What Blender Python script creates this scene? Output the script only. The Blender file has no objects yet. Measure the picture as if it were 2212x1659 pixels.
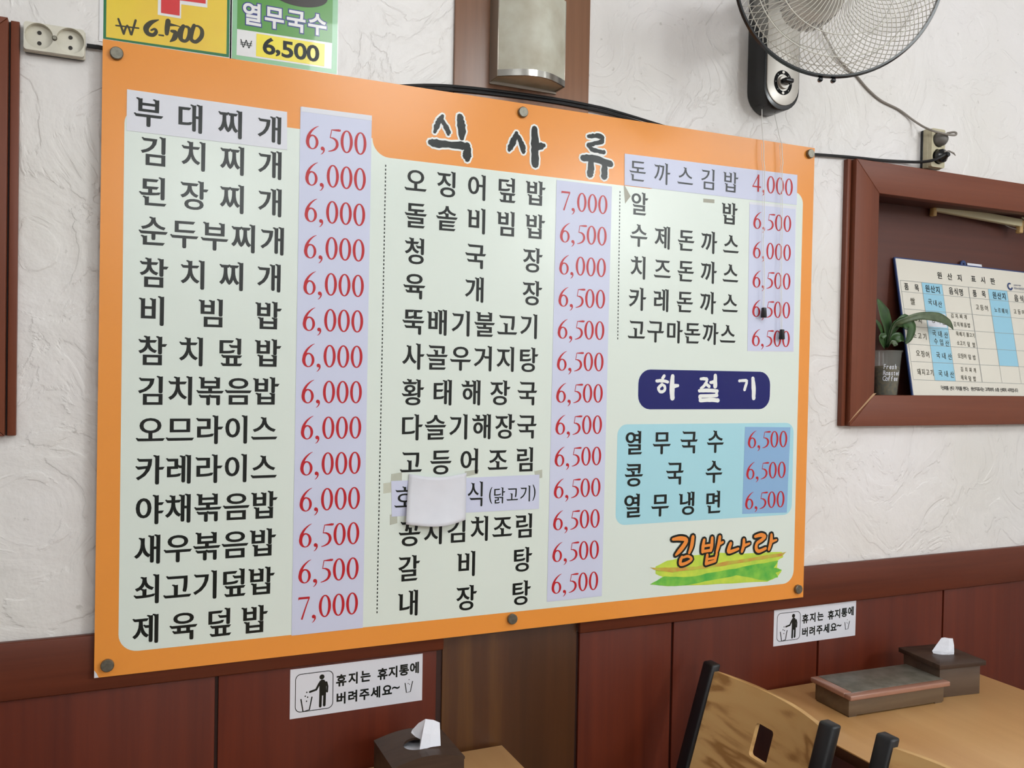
import bpy, bmesh, math, random
from mathutils import Vector, Matrix
from mathutils.geometry import delaunay_2d_cdt
rnd = random.Random(7)
PI = math.pi
SC = bpy.context.scene
COL = SC.collection

# ---------------------------------------------------------------- camera, world, lamps, exposure
FPX = 1900.0
CF = Vector((0.40667874, 0.91340461, -0.01744765))
CR = Vector((0.91350924, -0.40635448, 0.01941403))
CU = Vector((-0.01064293, 0.02383387, 0.99965928))
CP = Vector((0.03832528, -1.8248605, 0.59926947))
cam_d = bpy.data.cameras.new('camera'); cam_d.sensor_width = 36; cam_d.lens = FPX/2212*36
cam_d.clip_start = .02; cam_d.clip_end = 50
cam = bpy.data.objects.new('camera', cam_d); COL.objects.link(cam)
cam.matrix_world = Matrix(((CR.x, CU.x, -CF.x, CP.x), (CR.y, CU.y, -CF.y, CP.y), (CR.z, CU.z, -CF.z, CP.z), (0, 0, 0, 1)))
SC.camera = cam
SC.view_settings.view_transform = 'Standard'; SC.view_settings.look = 'None'
SC.view_settings.gamma = 1; SC.view_settings.use_curve_mapping = False
SC.view_settings.exposure = 0.0
world = bpy.data.worlds.new('room_air'); SC.world = world; world.use_nodes = True
world.node_tree.nodes['Background'].inputs[0].default_value = (.9, .93, 1, 1)
world.node_tree.nodes['Background'].inputs[1].default_value = .25
FLOOR = -.97; CEIL = 1.95
def ceiling_lamp(x, y, power, radius=.3, col=(.93, .985, 1)):
    """a round fluorescent ceiling lamp: shines all ways, soft edged"""
    l = bpy.data.lights.new('ceiling_lamp', 'POINT'); l.shadow_soft_size = radius; l.energy = power; l.color = col
    o = bpy.data.objects.new('ceiling_lamp', l); COL.objects.link(o); o.location = (x, y, CEIL-.16)
LAMPS = [(1.0, -1.6, 32), (2.75, -1.5, 21), (3.3, -4.0, 140), (-.7, -2.4, 22), (.6, -4.4, 75)]
for a in LAMPS: ceiling_lamp(*a)

# ---------------------------------------------------------------- pixel <-> plane
def ray(px, py): return CF + CR*((px-1106)/FPX) - CU*((py-829.5)/FPX)
def W(px, py, y):
    d = ray(px, py); return CP + d*((y-CP.y)/d.y)
def Zp(px, py, z):
    d = ray(px, py); return CP + d*((z-CP.z)/d.z)
class Plane:
    """a flat thing in the room: origin, its right, its up; the normal faces the room"""
    def __init__(s, o, u, v):
        s.o = Vector(o); s.u = Vector(u).normalized(); v = Vector(v); s.v = (v-s.u*v.dot(s.u)).normalized(); s.n = s.u.cross(s.v)
    def px(s, x, y):
        d = ray(x, y); p = CP + d*((s.o-CP).dot(s.n)/d.dot(s.n)); q = p-s.o; return (q.dot(s.u), q.dot(s.v))
    def at(s, u, v, h=0): return s.o + s.u*u + s.v*v + s.n*h
BOARD = Plane((0, 0, 0), (1, 0, 0), (0, 0, 1))

# ---------------------------------------------------------------- materials
def lin(c): return tuple(((x/255)/12.92 if x/255 <= .04045 else ((x/255+.055)/1.055)**2.4) for x in c) + (1,)
def new_mat(name):
    m = bpy.data.materials.new(name); m.use_nodes = True; return m, m.node_tree.nodes, m.node_tree.links, m.node_tree.nodes['Principled BSDF']
def mat(name, rgb, rough=.5, metal=0, spec=.5, var=0, vscale=6, bump=0, bscale=60, coat=0, trans=0, alpha=1, rgb2=None, emit=0):
    m, N, L, b = new_mat(name)
    b.inputs['Base Color'].default_value = lin(rgb); b.inputs['Roughness'].default_value = rough
    b.inputs['Metallic'].default_value = metal; b.inputs['Specular IOR Level'].default_value = spec
    b.inputs['Coat Weight'].default_value = coat; b.inputs['Transmission Weight'].default_value = trans; b.inputs['Alpha'].default_value = alpha
    if emit: b.inputs['Emission Color'].default_value = lin(rgb); b.inputs['Emission Strength'].default_value = emit
    if var or rgb2 or bump:
        tc = N.new('ShaderNodeTexCoord')
    if var or rgb2:
        n = N.new('ShaderNodeTexNoise'); n.inputs['Scale'].default_value = vscale; n.inputs['Detail'].default_value = 5
        L.new(tc.outputs['Object'], n.inputs['Vector'])
        r = N.new('ShaderNodeValToRGB'); r.color_ramp.elements[0].position = .35; r.color_ramp.elements[1].position = .68
        r.color_ramp.elements[0].color = lin(rgb)
        r.color_ramp.elements[1].color = lin(rgb2) if rgb2 else tuple(list(x*(1-var) for x in lin(rgb)[:3])+[1])
        L.new(n.outputs['Fac'], r.inputs['Fac']); L.new(r.outputs['Color'], b.inputs['Base Color'])
    if bump:
        n2 = N.new('ShaderNodeTexNoise'); n2.inputs['Scale'].default_value = bscale; n2.inputs['Detail'].default_value = 4
        L.new(tc.outputs['Object'], n2.inputs['Vector'])
        bp = N.new('ShaderNodeBump'); bp.inputs['Strength'].default_value = bump; bp.inputs['Distance'].default_value = .002
        L.new(n2.outputs['Fac'], bp.inputs['Height']); L.new(bp.outputs['Normal'], b.inputs['Normal'])
    return m
def wood(name, c1, c2, axis='z', rough=.4, freq=60, stretch=.05, dist=2.0, rings=0, spec=.5, c3=None):
    """veneer: noise stretched along the grain; rings > 0 adds cathedral figure"""
    m, N, L, b = new_mat(name)
    b.inputs['Roughness'].default_value = rough; b.inputs['Specular IOR Level'].default_value = spec
    tc = N.new('ShaderNodeTexCoord'); mp = N.new('ShaderNodeMapping')
    s = [1, 1, 1]; s['xyz'.index(axis)] = stretch
    mp.inputs['Scale'].default_value = s
    L.new(tc.outputs['Object'], mp.inputs['Vector'])
    n = N.new('ShaderNodeTexNoise'); n.inputs['Scale'].default_value = freq; n.inputs['Detail'].default_value = 6; n.inputs['Roughness'].default_value = .6
    L.new(mp.outputs['Vector'], n.inputs['Vector'])
    n2 = N.new('ShaderNodeTexNoise'); n2.inputs['Scale'].default_value = freq/8; n2.inputs['Detail'].default_value = 2
    n2.inputs['Distortion'].default_value = dist
    L.new(mp.outputs['Vector'], n2.inputs['Vector'])
    ad = N.new('ShaderNodeMath'); ad.operation = 'ADD'
    m1 = N.new('ShaderNodeMath'); m1.operation = 'MULTIPLY'; m1.inputs[1].default_value = .45
    m2 = N.new('ShaderNodeMath'); m2.operation = 'MULTIPLY'; m2.inputs[1].default_value = .55
    L.new(n.outputs['Fac'], m1.inputs[0]); L.new(n2.outputs['Fac'], m2.inputs[0])
    if rings:
        w = N.new('ShaderNodeMath'); w.operation = 'MULTIPLY'; w.inputs[1].default_value = rings
        L.new(n2.outputs['Fac'], w.inputs[0])
        sn = N.new('ShaderNodeMath'); sn.operation = 'PINGPONG'; sn.inputs[1].default_value = 1.0
        L.new(w.outputs[0], sn.inputs[0]); L.new(sn.outputs[0], m2.inputs[0])
    L.new(m1.outputs[0], ad.inputs[0]); L.new(m2.outputs[0], ad.inputs[1])
    r = N.new('ShaderNodeValToRGB'); e = r.color_ramp.elements
    e[0].position = .3; e[0].color = lin(c1); e[1].position = .72; e[1].color = lin(c2)
    if c3: k = r.color_ramp.elements.new(.5); k.color = lin(c3)
    L.new(ad.outputs[0], r.inputs['Fac']); L.new(r.outputs['Color'], b.inputs['Base Color'])
    bp = N.new('ShaderNodeBump'); bp.inputs['Strength'].default_value = .12; bp.inputs['Distance'].default_value = .001
    L.new(n.outputs['Fac'], bp.inputs['Height']); L.new(bp.outputs['Normal'], b.inputs['Normal'])
    return m
def plaster():
    """white gloss paint trowelled over plaster: ridges, scratches, faint grime"""
    m, N, L, b = new_mat('plaster_white')
    b.inputs['Roughness'].default_value = .36
    tc = N.new('ShaderNodeTexCoord')
    big = N.new('ShaderNodeTexNoise'); big.inputs['Scale'].default_value = 1.6; big.inputs['Detail'].default_value = 4
    L.new(tc.outputs['Object'], big.inputs['Vector'])
    r = N.new('ShaderNodeValToRGB'); e = r.color_ramp.elements
    e[0].position = .3; e[0].color = lin((222, 217, 211)); e[1].position = .7; e[1].color = lin((234, 229, 229))
    L.new(big.outputs['Fac'], r.inputs['Fac'])
    # small dark specks
    sp = N.new('ShaderNodeTexNoise'); sp.inputs['Scale'].default_value = 55; sp.inputs['Detail'].default_value = 3
    L.new(tc.outputs['Object'], sp.inputs['Vector'])
    rs = N.new('ShaderNodeValToRGB'); q = rs.color_ramp.elements
    q[0].position = .22; q[0].color = (.6, .58, .55, 1); q[1].position = .29; q[1].color = (1, 1, 1, 1)
    L.new(sp.outputs['Fac'], rs.inputs['Fac'])
    mx = N.new('ShaderNodeMixRGB'); mx.blend_type = 'MULTIPLY'; mx.inputs[0].default_value = .6
    L.new(r.outputs['Color'], mx.inputs[1]); L.new(rs.outputs['Color'], mx.inputs[2]); L.new(mx.outputs[0], b.inputs['Base Color'])
    # trowel ridges: bands of a distorted wave and creases of noise
    d = N.new('ShaderNodeTexNoise'); d.inputs['Scale'].default_value = 5; d.inputs['Detail'].default_value = 6; d.inputs['Distortion'].default_value = 2.5
    L.new(tc.outputs['Object'], d.inputs['Vector'])
    cr = N.new('ShaderNodeValToRGB'); z = cr.color_ramp.elements
    z[0].position = .485; z[0].color = (0, 0, 0, 1); z[1].position = .52; z[1].color = (1, 1, 1, 1)
    L.new(d.outputs['Fac'], cr.inputs['Fac'])
    g = N.new('ShaderNodeTexNoise'); g.inputs['Scale'].default_value = 22; g.inputs['Detail'].default_value = 6
    L.new(tc.outputs['Object'], g.inputs['Vector'])
    s1 = N.new('ShaderNodeMath'); s1.operation = 'MULTIPLY'; s1.inputs[1].default_value = .25
    L.new(cr.outputs['Color'], s1.inputs[0])
    s2 = N.new('ShaderNodeMath'); s2.operation = 'ADD'; L.new(s1.outputs[0], s2.inputs[0]); L.new(g.outputs['Fac'], s2.inputs[1])
    s3 = N.new('ShaderNodeMath'); s3.operation = 'MULTIPLY_ADD'; s3.inputs[1].default_value = 1.2
    L.new(d.outputs['Fac'], s3.inputs[0]); L.new(s2.outputs[0], s3.inputs[2])
    bp = N.new('ShaderNodeBump'); bp.inputs['Strength'].default_value = .55; bp.inputs['Distance'].default_value = .007
    L.new(s3.outputs[0], bp.inputs['Height']); L.new(bp.outputs['Normal'], b.inputs['Normal'])
    return m
M = {}
M['plaster'] = plaster()
M['cherry'] = wood('cherry_veneer_upright', (104, 40, 19), (80, 27, 12), 'z', .42, 70, .04, spec=.3)
M['cherry_h'] = wood('cherry_veneer_level', (106, 50, 31), (82, 36, 21), 'x', .42, 70, .04, spec=.3)
M['frame_v'] = wood('frame_veneer_upright', (122, 66, 44), (102, 52, 35), 'z', .42, 80, .03, spec=.3)
M['frame_h'] = wood('frame_veneer_level', (122, 66, 44), (102, 52, 35), 'x', .42, 80, .03, spec=.3)
M['tan_joint'] = mat('raw_board_edge', (176, 140, 104), .6)
M['niche'] = wood('niche_veneer', (92, 46, 32), (72, 34, 25), 'x', .5, 60, .04)
M['groove'] = mat('groove_dark', (48, 22, 16), .6)
M['pillar_up'] = wood('pillar_walnut_upper', (142, 100, 74), (102, 68, 48), 'z', .3, 50, .04, 1.5)
M['pillar_low'] = wood('pillar_walnut_lower', (112, 74, 34), (58, 32, 16), 'z', .35, 26, .05, 1.0, c3=(78, 44, 22))
M['orange'] = mat('board_orange', (236, 150, 64), .26, spec=.4, bump=.03, bscale=300)
M['white'] = mat('board_white', (222, 230, 222), .27, spec=.4, bump=.03, bscale=300)
M['board_edge'] = mat('board_edge', (200, 190, 175), .5)
M['lilac'] = mat('sticker_lilac', (206, 209, 232), .38, spec=.4)
M['lilac_white'] = mat('sticker_white', (222, 222, 230), .38, spec=.4)
M['blue_pale'] = mat('panel_pale_blue', (168, 216, 228), .36)
M['blue_mid'] = mat('sticker_mid_blue', (138, 176, 216), .36)
M['navy'] = mat('panel_navy', (26, 30, 104), .27, spec=.25)
M['ink'] = mat('ink_black', (24, 27, 24), .27, spec=.3)
M['ink_soft'] = mat('ink_charcoal', (50, 52, 56), .27, spec=.3)
M['red_ink'] = mat('ink_red', (188, 34, 42), .3, spec=.3)
M['white_ink'] = mat('ink_white', (236, 236, 232), .38)
M['logo_orange'] = mat('logo_orange', (240, 142, 54), .38)
M['paper'] = mat('note_paper', (220, 220, 228), .7, var=.04, vscale=30)
M['tape'] = mat('aged_tape', (228, 226, 208), .3, alpha=.38)
M['bolt'] = mat('bolt_steel', (128, 124, 112), .35, metal=.7, var=.3, vscale=150)
M['steel'] = mat('bright_steel', (190, 186, 180), .18, metal=.9)
M['black_plastic'] = mat('black_plastic', (22, 23, 26), .22)
M['black_cable'] = mat('black_cable', (26, 26, 28), .5)
M['grey_cable'] = mat('grey_cable', (134, 126, 118), .55)
M['ivory'] = mat('ivory_plastic', (214, 208, 192), .35, var=.12, vscale=40)
M['ivory_dark'] = mat('aged_ivory_plastic', (196, 186, 156), .4, var=.2, vscale=50)
M['hole'] = mat('socket_hole', (42, 36, 30), .6)
M['table'] = wood('table_laminate', (218, 172, 116), (198, 148, 94), 'y', .3, 30, .06, 1.0)
M['table_edge'] = mat('table_edge_brown', (70, 42, 28), .5)
M['chair_wood'] = wood('chair_plywood', (208, 166, 110), (160, 116, 68), 'y', .42, 64, .09, 1.8, rings=7, spec=.3, c3=(204, 160, 104))
M['black_leg'] = mat('chair_black_lacquer', (20, 20, 24), .4, bump=.06, bscale=200)
M['box_dark'] = wood('box_dark_walnut', (84, 64, 52), (52, 38, 31), 'x', .45, 70, .06, spec=.25)
M['box_mid'] = wood('box_weathered_brown', (118, 98, 76), (84, 66, 50), 'x', .45, 60, .07)
M['box_umber'] = wood('box_umber', (98, 80, 66), (70, 54, 44), 'x', .45, 60, .07)
M['box_slate'] = mat('box_slate_inlay', (112, 106, 96), .4, rgb2=(84, 80, 68), vscale=40)
M['box_pink'] = mat('box_pink_brown_lip', (160, 116, 98), .22)
M['tissue'] = mat('tissue_paper', (232, 232, 240), .85, bump=.2, bscale=250)
M['sconce_glass'] = mat('sconce_frosted_glass', (196, 194, 180), .5, spec=.3, rgb2=(172, 164, 146), vscale=16, bump=.05, bscale=200)
M['sconce_metal'] = mat('sconce_clear_edge', (150, 140, 128), .25, metal=.3)
M['batten'] = mat('batten_cream', (206, 196, 160), .4)
M['batten_cap'] = mat('batten_cap_yellow', (196, 160, 104), .5)
M['sign_white'] = mat('origin_sign_face', (222, 216, 204), .4)
M['sign_blue'] = mat('origin_sign_blue', (150, 200, 222), .4)
M['sign_navy'] = mat('origin_sign_border', (40, 62, 112), .4)
M['sign_line'] = mat('origin_sign_rule', (150, 152, 150), .5)
M['leaf'] = mat('leaf_green', (62, 92, 48), .4, rgb2=(40, 66, 34), vscale=30)
M['leaf_edge'] = mat('leaf_dull_green', (92, 104, 74), .4, rgb2=(62, 78, 52), vscale=40)
M['soil'] = mat('wet_roots', (98, 80, 38), .7, rgb2=(48, 40, 18), vscale=120, bump=.5, bscale=150)
M['poster_yellow'] = mat('poster_yellow', (238, 206, 62), .25, rgb2=(234, 190, 70), vscale=6, coat=.5)
M['poster_dkgreen'] = mat('poster_dark_green', (34, 116, 70), .25, coat=.5)
M['poster_green'] = mat('poster_green', (84, 150, 62), .25, coat=.5)
M['poster_mint'] = mat('poster_mint', (144, 196, 152), .25, coat=.5)
M['poster_white'] = mat('poster_white', (232, 230, 230), .25, coat=.5)
M['poster_lemon'] = mat('poster_lemon', (244, 224, 58), .25, coat=.5)
M['poster_red'] = mat('poster_red', (214, 52, 56), .25, coat=.5)
M['poster_navy'] = mat('poster_navy', (48, 56, 130), .25, coat=.5)
M['marker'] = mat('marker_brown', (56, 50, 26), .3)
M['bowl_black'] = mat('printed_bowl', (48, 40, 34), .3)
M['floor'] = mat('floor_tile', (84, 76, 70), .4)
M['ceil'] = mat('ceiling_paint', (230, 230, 228), .7)
M['lamp_emit'] = mat('lamp_glow', (255, 252, 245), .5, emit=3)
M['splash_yellow'] = mat('brush_yellow_green', (206, 222, 74), .38, rgb2=(176, 208, 70), vscale=30)
M['splash_green'] = mat('brush_green', (72, 170, 66), .38, rgb2=(140, 204, 70), vscale=26)
M['splash_brown'] = mat('brush_brown', (200, 144, 64), .38, rgb2=(190, 196, 72), vscale=34)
def glass_mat(name, rgb, alpha, rough=.15):
    m = mat(name, rgb, rough, alpha=alpha); return m
M['sleeve'] = glass_mat('clear_sleeve', (235, 238, 240), .16, .08)
M['cup'] = glass_mat('clear_cup', (206, 208, 200), .10, .12)
M['smoke'] = glass_mat('clear_smoke_blade', (196, 190, 180), .14, .15)
M['motor'] = mat('motor_grey', (186, 180, 170), .4)
M['motor_dark'] = mat('motor_vent_grey', (110, 106, 102), .5)
M['dial_black'] = mat('dial_black', (18, 18, 20), .7, spec=.15)
M['silver'] = mat('fan_silver_face', (190, 184, 176), .32, metal=.25)
M['wire'] = mat('fan_guard_wire', (200, 196, 186), .4)
M['string'] = mat('pull_string', (232, 230, 226), .7)

# ---------------------------------------------------------------- mesh helpers
def link(name, me, m, parent=None):
    o = bpy.data.objects.new(name, me); COL.objects.link(o)
    if m is not None and not me.materials: me.materials.append(M[m] if isinstance(m, str) else m)
    if parent is not None: o.parent = parent
    return o
def mesh_obj(name, vs, fs, m, parent=None, smooth=False, kind=None, label=None):
    me = bpy.data.meshes.new(name); me.from_pydata([tuple(v) for v in vs], [], fs); me.update()
    if smooth:
        for p in me.polygons: p.use_smooth = True
    o = link(name, me, m, parent)
    if kind or name.endswith('lettering'): o['kind'] = kind or 'stuff'
    if label: o['label'] = label
    return o
def thing(name, label, cat, group=None, loc=(0, 0, 0)):
    o = bpy.data.objects.new(name, None); COL.objects.link(o); o.empty_display_size = .05
    o.location = loc; o['label'] = label; o['category'] = cat
    if group: o['group'] = group
    return o
class MB:
    def __init__(s): s.v = []; s.f = []
    def add(s, vs, fs):
        b = len(s.v); s.v += [Vector(p) for p in vs]; s.f += [tuple(b+i for i in f) for f in fs]
    def box(s, x0, x1, y0, y1, z0, z1, mt=None):
        p = [Vector((x, y, z)) for x in (x0, x1) for y in (y0, y1) for z in (z0, z1)]
        if mt: p = [mt @ q for q in p]
        s.add(p, [(0, 1, 3, 2), (4, 6, 7, 5), (0, 4, 5, 1), (2, 3, 7, 6), (0, 2, 6, 4), (1, 5, 7, 3)])
    def tube(s, pts, r, n=8, closed=False, cap=True):
        pts = [Vector(p) for p in pts]; k = len(pts); rings = []
        t0 = (pts[1]-pts[0]).normalized(); a = t0.orthogonal().normalized()
        for i in range(k):
            t = (pts[(i+1) % k]-pts[i-1]) if closed else (pts[min(i+1, k-1)]-pts[max(i-1, 0)])
            t.normalize(); a = (a-t*a.dot(t)).normalized(); b = t.cross(a)
            rr = r[i] if isinstance(r, (list, tuple)) else r
            rings.append([pts[i]+a*(rr*math.cos(2*PI*j/n))+b*(rr*math.sin(2*PI*j/n)) for j in range(n)])
        fs = []
        for i in range(k if closed else k-1):
            for j in range(n):
                fs.append((i*n+j, i*n+(j+1) % n, ((i+1) % k)*n+(j+1) % n, ((i+1) % k)*n+j))
        if cap and not closed: fs += [tuple(range(n))[::-1], tuple((k-1)*n+j for j in range(n))]
        s.add([p for rg in rings for p in rg], fs)
    def lathe(s, prof, n=32, mt=None, cap=True):
        """profile of (radius, height) turned about local z"""
        vs = [Vector((r*math.cos(2*PI*j/n), r*math.sin(2*PI*j/n), z)) for r, z in prof for j in range(n)]
        if mt: vs = [mt @ v for v in vs]
        fs = [(i*n+j, i*n+(j+1) % n, (i+1)*n+(j+1) % n, (i+1)*n+j) for i in range(len(prof)-1) for j in range(n)]
        if cap: fs += [tuple(range(n))[::-1], tuple((len(prof)-1)*n+j for j in range(n))]
        s.add(vs, fs)
    def obj(s, name, m, parent=None, smooth=False, bevel=0, kind=None, label=None, seg=2):
        me = bpy.data.meshes.new(name); me.from_pydata([tuple(v) for v in s.v], [], s.f); me.update()
        bm = bmesh.new(); bm.from_mesh(me); bmesh.ops.remove_doubles(bm, verts=bm.verts, dist=1e-6)
        bmesh.ops.recalc_face_normals(bm, faces=bm.faces)
        if bevel:
            es = [e for e in bm.edges if len(e.link_faces) == 2 and e.calc_face_angle(0) > .5]
            bmesh.ops.bevel(bm, geom=es, offset=bevel, segments=seg, profile=.5, affect='EDGES', clamp_overlap=True)
        for f in bm.faces: f.smooth = smooth or bool(bevel)
        if smooth or bevel:
            for e in bm.edges:
                if len(e.link_faces) == 2 and e.calc_face_angle(0) > (.7 if not bevel else 1.2): e.smooth = False
        bm.to_mesh(me); bm.free()
        o = link(name, me, m, parent)
        if kind: o['kind'] = kind
        if label: o['label'] = label
        return o
def boxo(name, m, dims, parent=None, bevel=.001, mt=None, **k):
    b = MB(); b.box(*dims, mt=mt); return b.obj(name, m, parent, bevel=bevel, **k)
def rrect(u0, u1, v0, v1, r, n=6):
    out = []
    for cx, cy, a in ((u1-r, v1-r, 0), (u0+r, v1-r, PI/2), (u0+r, v0+r, PI), (u1-r, v0+r, 1.5*PI)):
        out += [(cx+r*math.cos(a+PI/2*k/n), cy+r*math.sin(a+PI/2*k/n)) for k in range(n+1)]
    return out
# ---------------------------------------------------------------- lettering
_raw={}
def raw_outlines(chars):
    """contours of every character of the built-in font, one em = 1"""
    cu=bpy.data.curves.new('glyph_source','FONT'); ob=bpy.data.objects.new('glyph_source',cu)
    bpy.context.scene.collection.objects.link(ob)
    cu.fill_mode='NONE'; cu.resolution_u=4
    for ch in chars:
        if ch in _raw or ch==' ': continue
        cu.body=ch
        bpy.context.view_layer.update()
        ev=ob.evaluated_get(bpy.context.evaluated_depsgraph_get()); m=ev.to_mesh()
        nxt={}
        adj={}
        for e in m.edges:
            a,b=e.vertices; adj.setdefault(a,[]).append(b); adj.setdefault(b,[]).append(a)
        seen=set(); loops=[]
        for s in range(len(m.vertices)):
            if s in seen or s not in adj: continue
            lp=[s]; seen.add(s); cur=min(adj[s],key=lambda k:abs(k-s-1) )
            while cur not in seen:
                lp.append(cur); seen.add(cur)
                n=[k for k in adj[cur] if k not in seen]
                if not n: break
                cur=n[0] if len(n)==1 else min(n,key=lambda k:abs(k-cur-1))
            loops.append([(m.vertices[i].co.x,m.vertices[i].co.y) for i in lp])
        _raw[ch]=loops
        ev.to_mesh_clear()
    bpy.data.objects.remove(ob); bpy.data.curves.remove(cu)
def fatten(lp,dx,dy):
    """push a contour outwards, separately across and up; ink lies on the left of the contour"""
    n=len(lp); out=[]
    for i in range(n):
        x0,y0=lp[i-1]; x1,y1=lp[i]; x2,y2=lp[(i+1)%n]
        ax,ay=x1-x0,y1-y0; bx,by=x2-x1,y2-y1
        la=math.hypot(ax,ay) or 1e-9; lb=math.hypot(bx,by) or 1e-9
        n1=(ay/la,-ax/la); n2=(by/lb,-bx/lb)
        k=max(.35,1+n1[0]*n2[0]+n1[1]*n2[1])
        out.append((x1+dx*(n1[0]+n2[0])/k,y1+dy*(n1[1]+n2[1])/k))
    return out
def serifs(lp):
    n=len(lp); out=[]; i=0; skip=set(); rep={}
    for i in range(n):
        a,b,c,d=lp[i-1],lp[i],lp[(i+1)%n],lp[(i+2)%n]
        ex,ey=c[0]-b[0],c[1]-b[1]; L=math.hypot(ex,ey)
        if L>.125 or L<.04: continue
        ua=(b[0]-a[0],b[1]-a[1]); ud=(d[0]-c[0],d[1]-c[1])
        la=math.hypot(*ua); ld=math.hypot(*ud)
        if la<.035 or ld<.035: continue
        if abs(ey)<.25*L and ex<0 and ua[1]>.8*la and ud[1]<-.8*ld:      # top end of an upright
            t=min(.09,ld*.8)
            rep[i]=[(b[0]+.004,b[1]+.012)]
            rep[(i+1)%n]=[(c[0]+.03,c[1]+.004),(c[0]-.02,c[1]+.022),(c[0]-.058,c[1]+.03),(c[0]-.066,c[1]+.012),(c[0]-.02,c[1]-.02),(c[0],c[1]-min(t,.06))]
        elif abs(ey)<.25*L and ex>0 and ua[1]<-.8*la and ud[1]>.8*ld:    # foot of an upright
            rep[i]=[(b[0],b[1]+.02),(b[0]+.02,b[1]-.008)]
            rep[(i+1)%n]=[(c[0]-.012,c[1]-.004),(c[0],c[1]+.035)]
        elif abs(ex)<.3*L and ey<0 and ua[0]<-.8*la and ud[0]>.8*ld:     # left end of a bar
            rep[i]=[(b[0]+.012,b[1]+.004),(b[0]-.016,b[1]+.026),(b[0]-.03,b[1]+.018)]
            rep[(i+1)%n]=[(c[0]+.02,c[1]+.005),(c[0]+.05,c[1])]
        elif abs(ex)<.3*L and ey>0 and ua[0]>.8*la and ud[0]<-.8*ld:     # right end of a bar
            rep[i]=[(b[0]-.02,b[1]+.004)]
            rep[(i+1)%n]=[(c[0]+.018,c[1]+.004),(c[0]-.03,c[1]+.006)]
    for i in range(n):
        out+=rep.get(i,[lp[i]])
    return out
def ellipse(cx,cy,rx,ry,n=28,ccw=True):
    p=[(cx+rx*math.cos(2*math.pi*k/n),cy+ry*math.sin(2*math.pi*k/n)) for k in range(n)]
    return p if ccw else p[::-1]
def catmull(pts,seg=5):
    out=[]; n=len(pts)
    for i in range(n-1):
        p0=pts[max(i-1,0)];p1=pts[i];p2=pts[i+1];p3=pts[min(i+2,n-1)]
        for s in range(seg):
            t=s/seg
            out.append(tuple(.5*(2*b+(c-a)*t+(2*a-5*b+4*c-d)*t*t+(3*b-a-3*c+d)*t**3) for a,b,c,d in zip(p0,p1,p2,p3)))
    out.append(tuple(pts[-1])); return out
def stroke(pts,smooth=5,cap=0,rough=0,grow=0,rnd=None):
    """closed outline of a brush stroke through (x, y, width) points"""
    p=catmull(pts,smooth) if smooth>1 else [tuple(q) for q in pts]
    L=[];R=[]; n=len(p)
    for i in range(n):
        x,y,w=p[i]; a=p[max(i-1,0)]; b=p[min(i+1,n-1)]
        dx,dy=b[0]-a[0],b[1]-a[1]; l=math.hypot(dx,dy) or 1
        nx,ny=-dy/l,dx/l; h=w/2+grow
        j1=rough*(rnd.random()-.5) if rnd else 0; j2=rough*(rnd.random()-.5) if rnd else 0
        L.append((x+nx*(h+j1),y+ny*(h+j1))); R.append((x-nx*(h+j2),y-ny*(h+j2)))
    def capv(i,j,sgn):
        x,y,w=p[i]; dx,dy=x-p[j][0],y-p[j][1]; l=math.hypot(dx,dy) or 1; h=w/2+grow
        a0=math.atan2(dy,dx); k=cap
        return [(x+h*math.cos(a0+t)*1.0,y+h*math.sin(a0+t)) for t in [(-math.pi/2+math.pi*s/(k+1)) for s in range(1,k+1)]]
    out=R+(capv(-1,-2,1) if cap else [])+L[::-1]+(capv(0,1,1) if cap else [])
    return out
def serif_digit(ch):
    if ch=='0': return [ellipse(.3,.5,.29,.51,30),ellipse(.3,.5,.155,.455,30,False)]
    if ch=='6': return [ellipse(.31,.31,.29,.325,26),ellipse(.325,.3,.15,.27,26,False),
                        stroke([(.60,1.04,.015),(.45,.96,.05),(.26,.78,.095),(.13,.55,.125),(.085,.33,.12)],5)]
    if ch=='5': return [stroke([(.17,.95,.03),(.55,.965,.11),(.565,1.0,.05)],3),stroke([(.185,.96,.035),(.12,.58,.035)],1),
                        stroke([(.12,.6,.03),(.27,.58,.07),(.41,.48,.115),(.455,.3,.13),(.37,.12,.10),(.2,.02,.06),(.04,-.02,.03)],5)]
    if ch=='7': return [stroke([(.05,.945,.1),(.57,.945,.1)],1),stroke([(.05,.95,.03),(.06,.86,.02)],1),stroke([(.56,.95,.05),(.42,.6,.06),(.21,-.02,.085)],4)]
    if ch=='4': return [stroke([(.44,.99,.06),(.05,.3,.045)],1),stroke([(.02,.285,.085),(.62,.285,.085)],1),stroke([(.43,1.0,.12),(.43,0,.12)],1)]
    if ch==',': return [ellipse(.13,.07,.085,.085,14),stroke([(.165,.09,.12),(.20,-.02,.07),(.13,-.15,.04),(.05,-.2,.015)],4)]
    return []
ADV={'0':.655,'6':.66,'5':.60,'7':.64,'4':.66,',':.36}
def area(lp): return sum(lp[i-1][0]*lp[i][1]-lp[i][0]*lp[i-1][1] for i in range(len(lp)))/2
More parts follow.
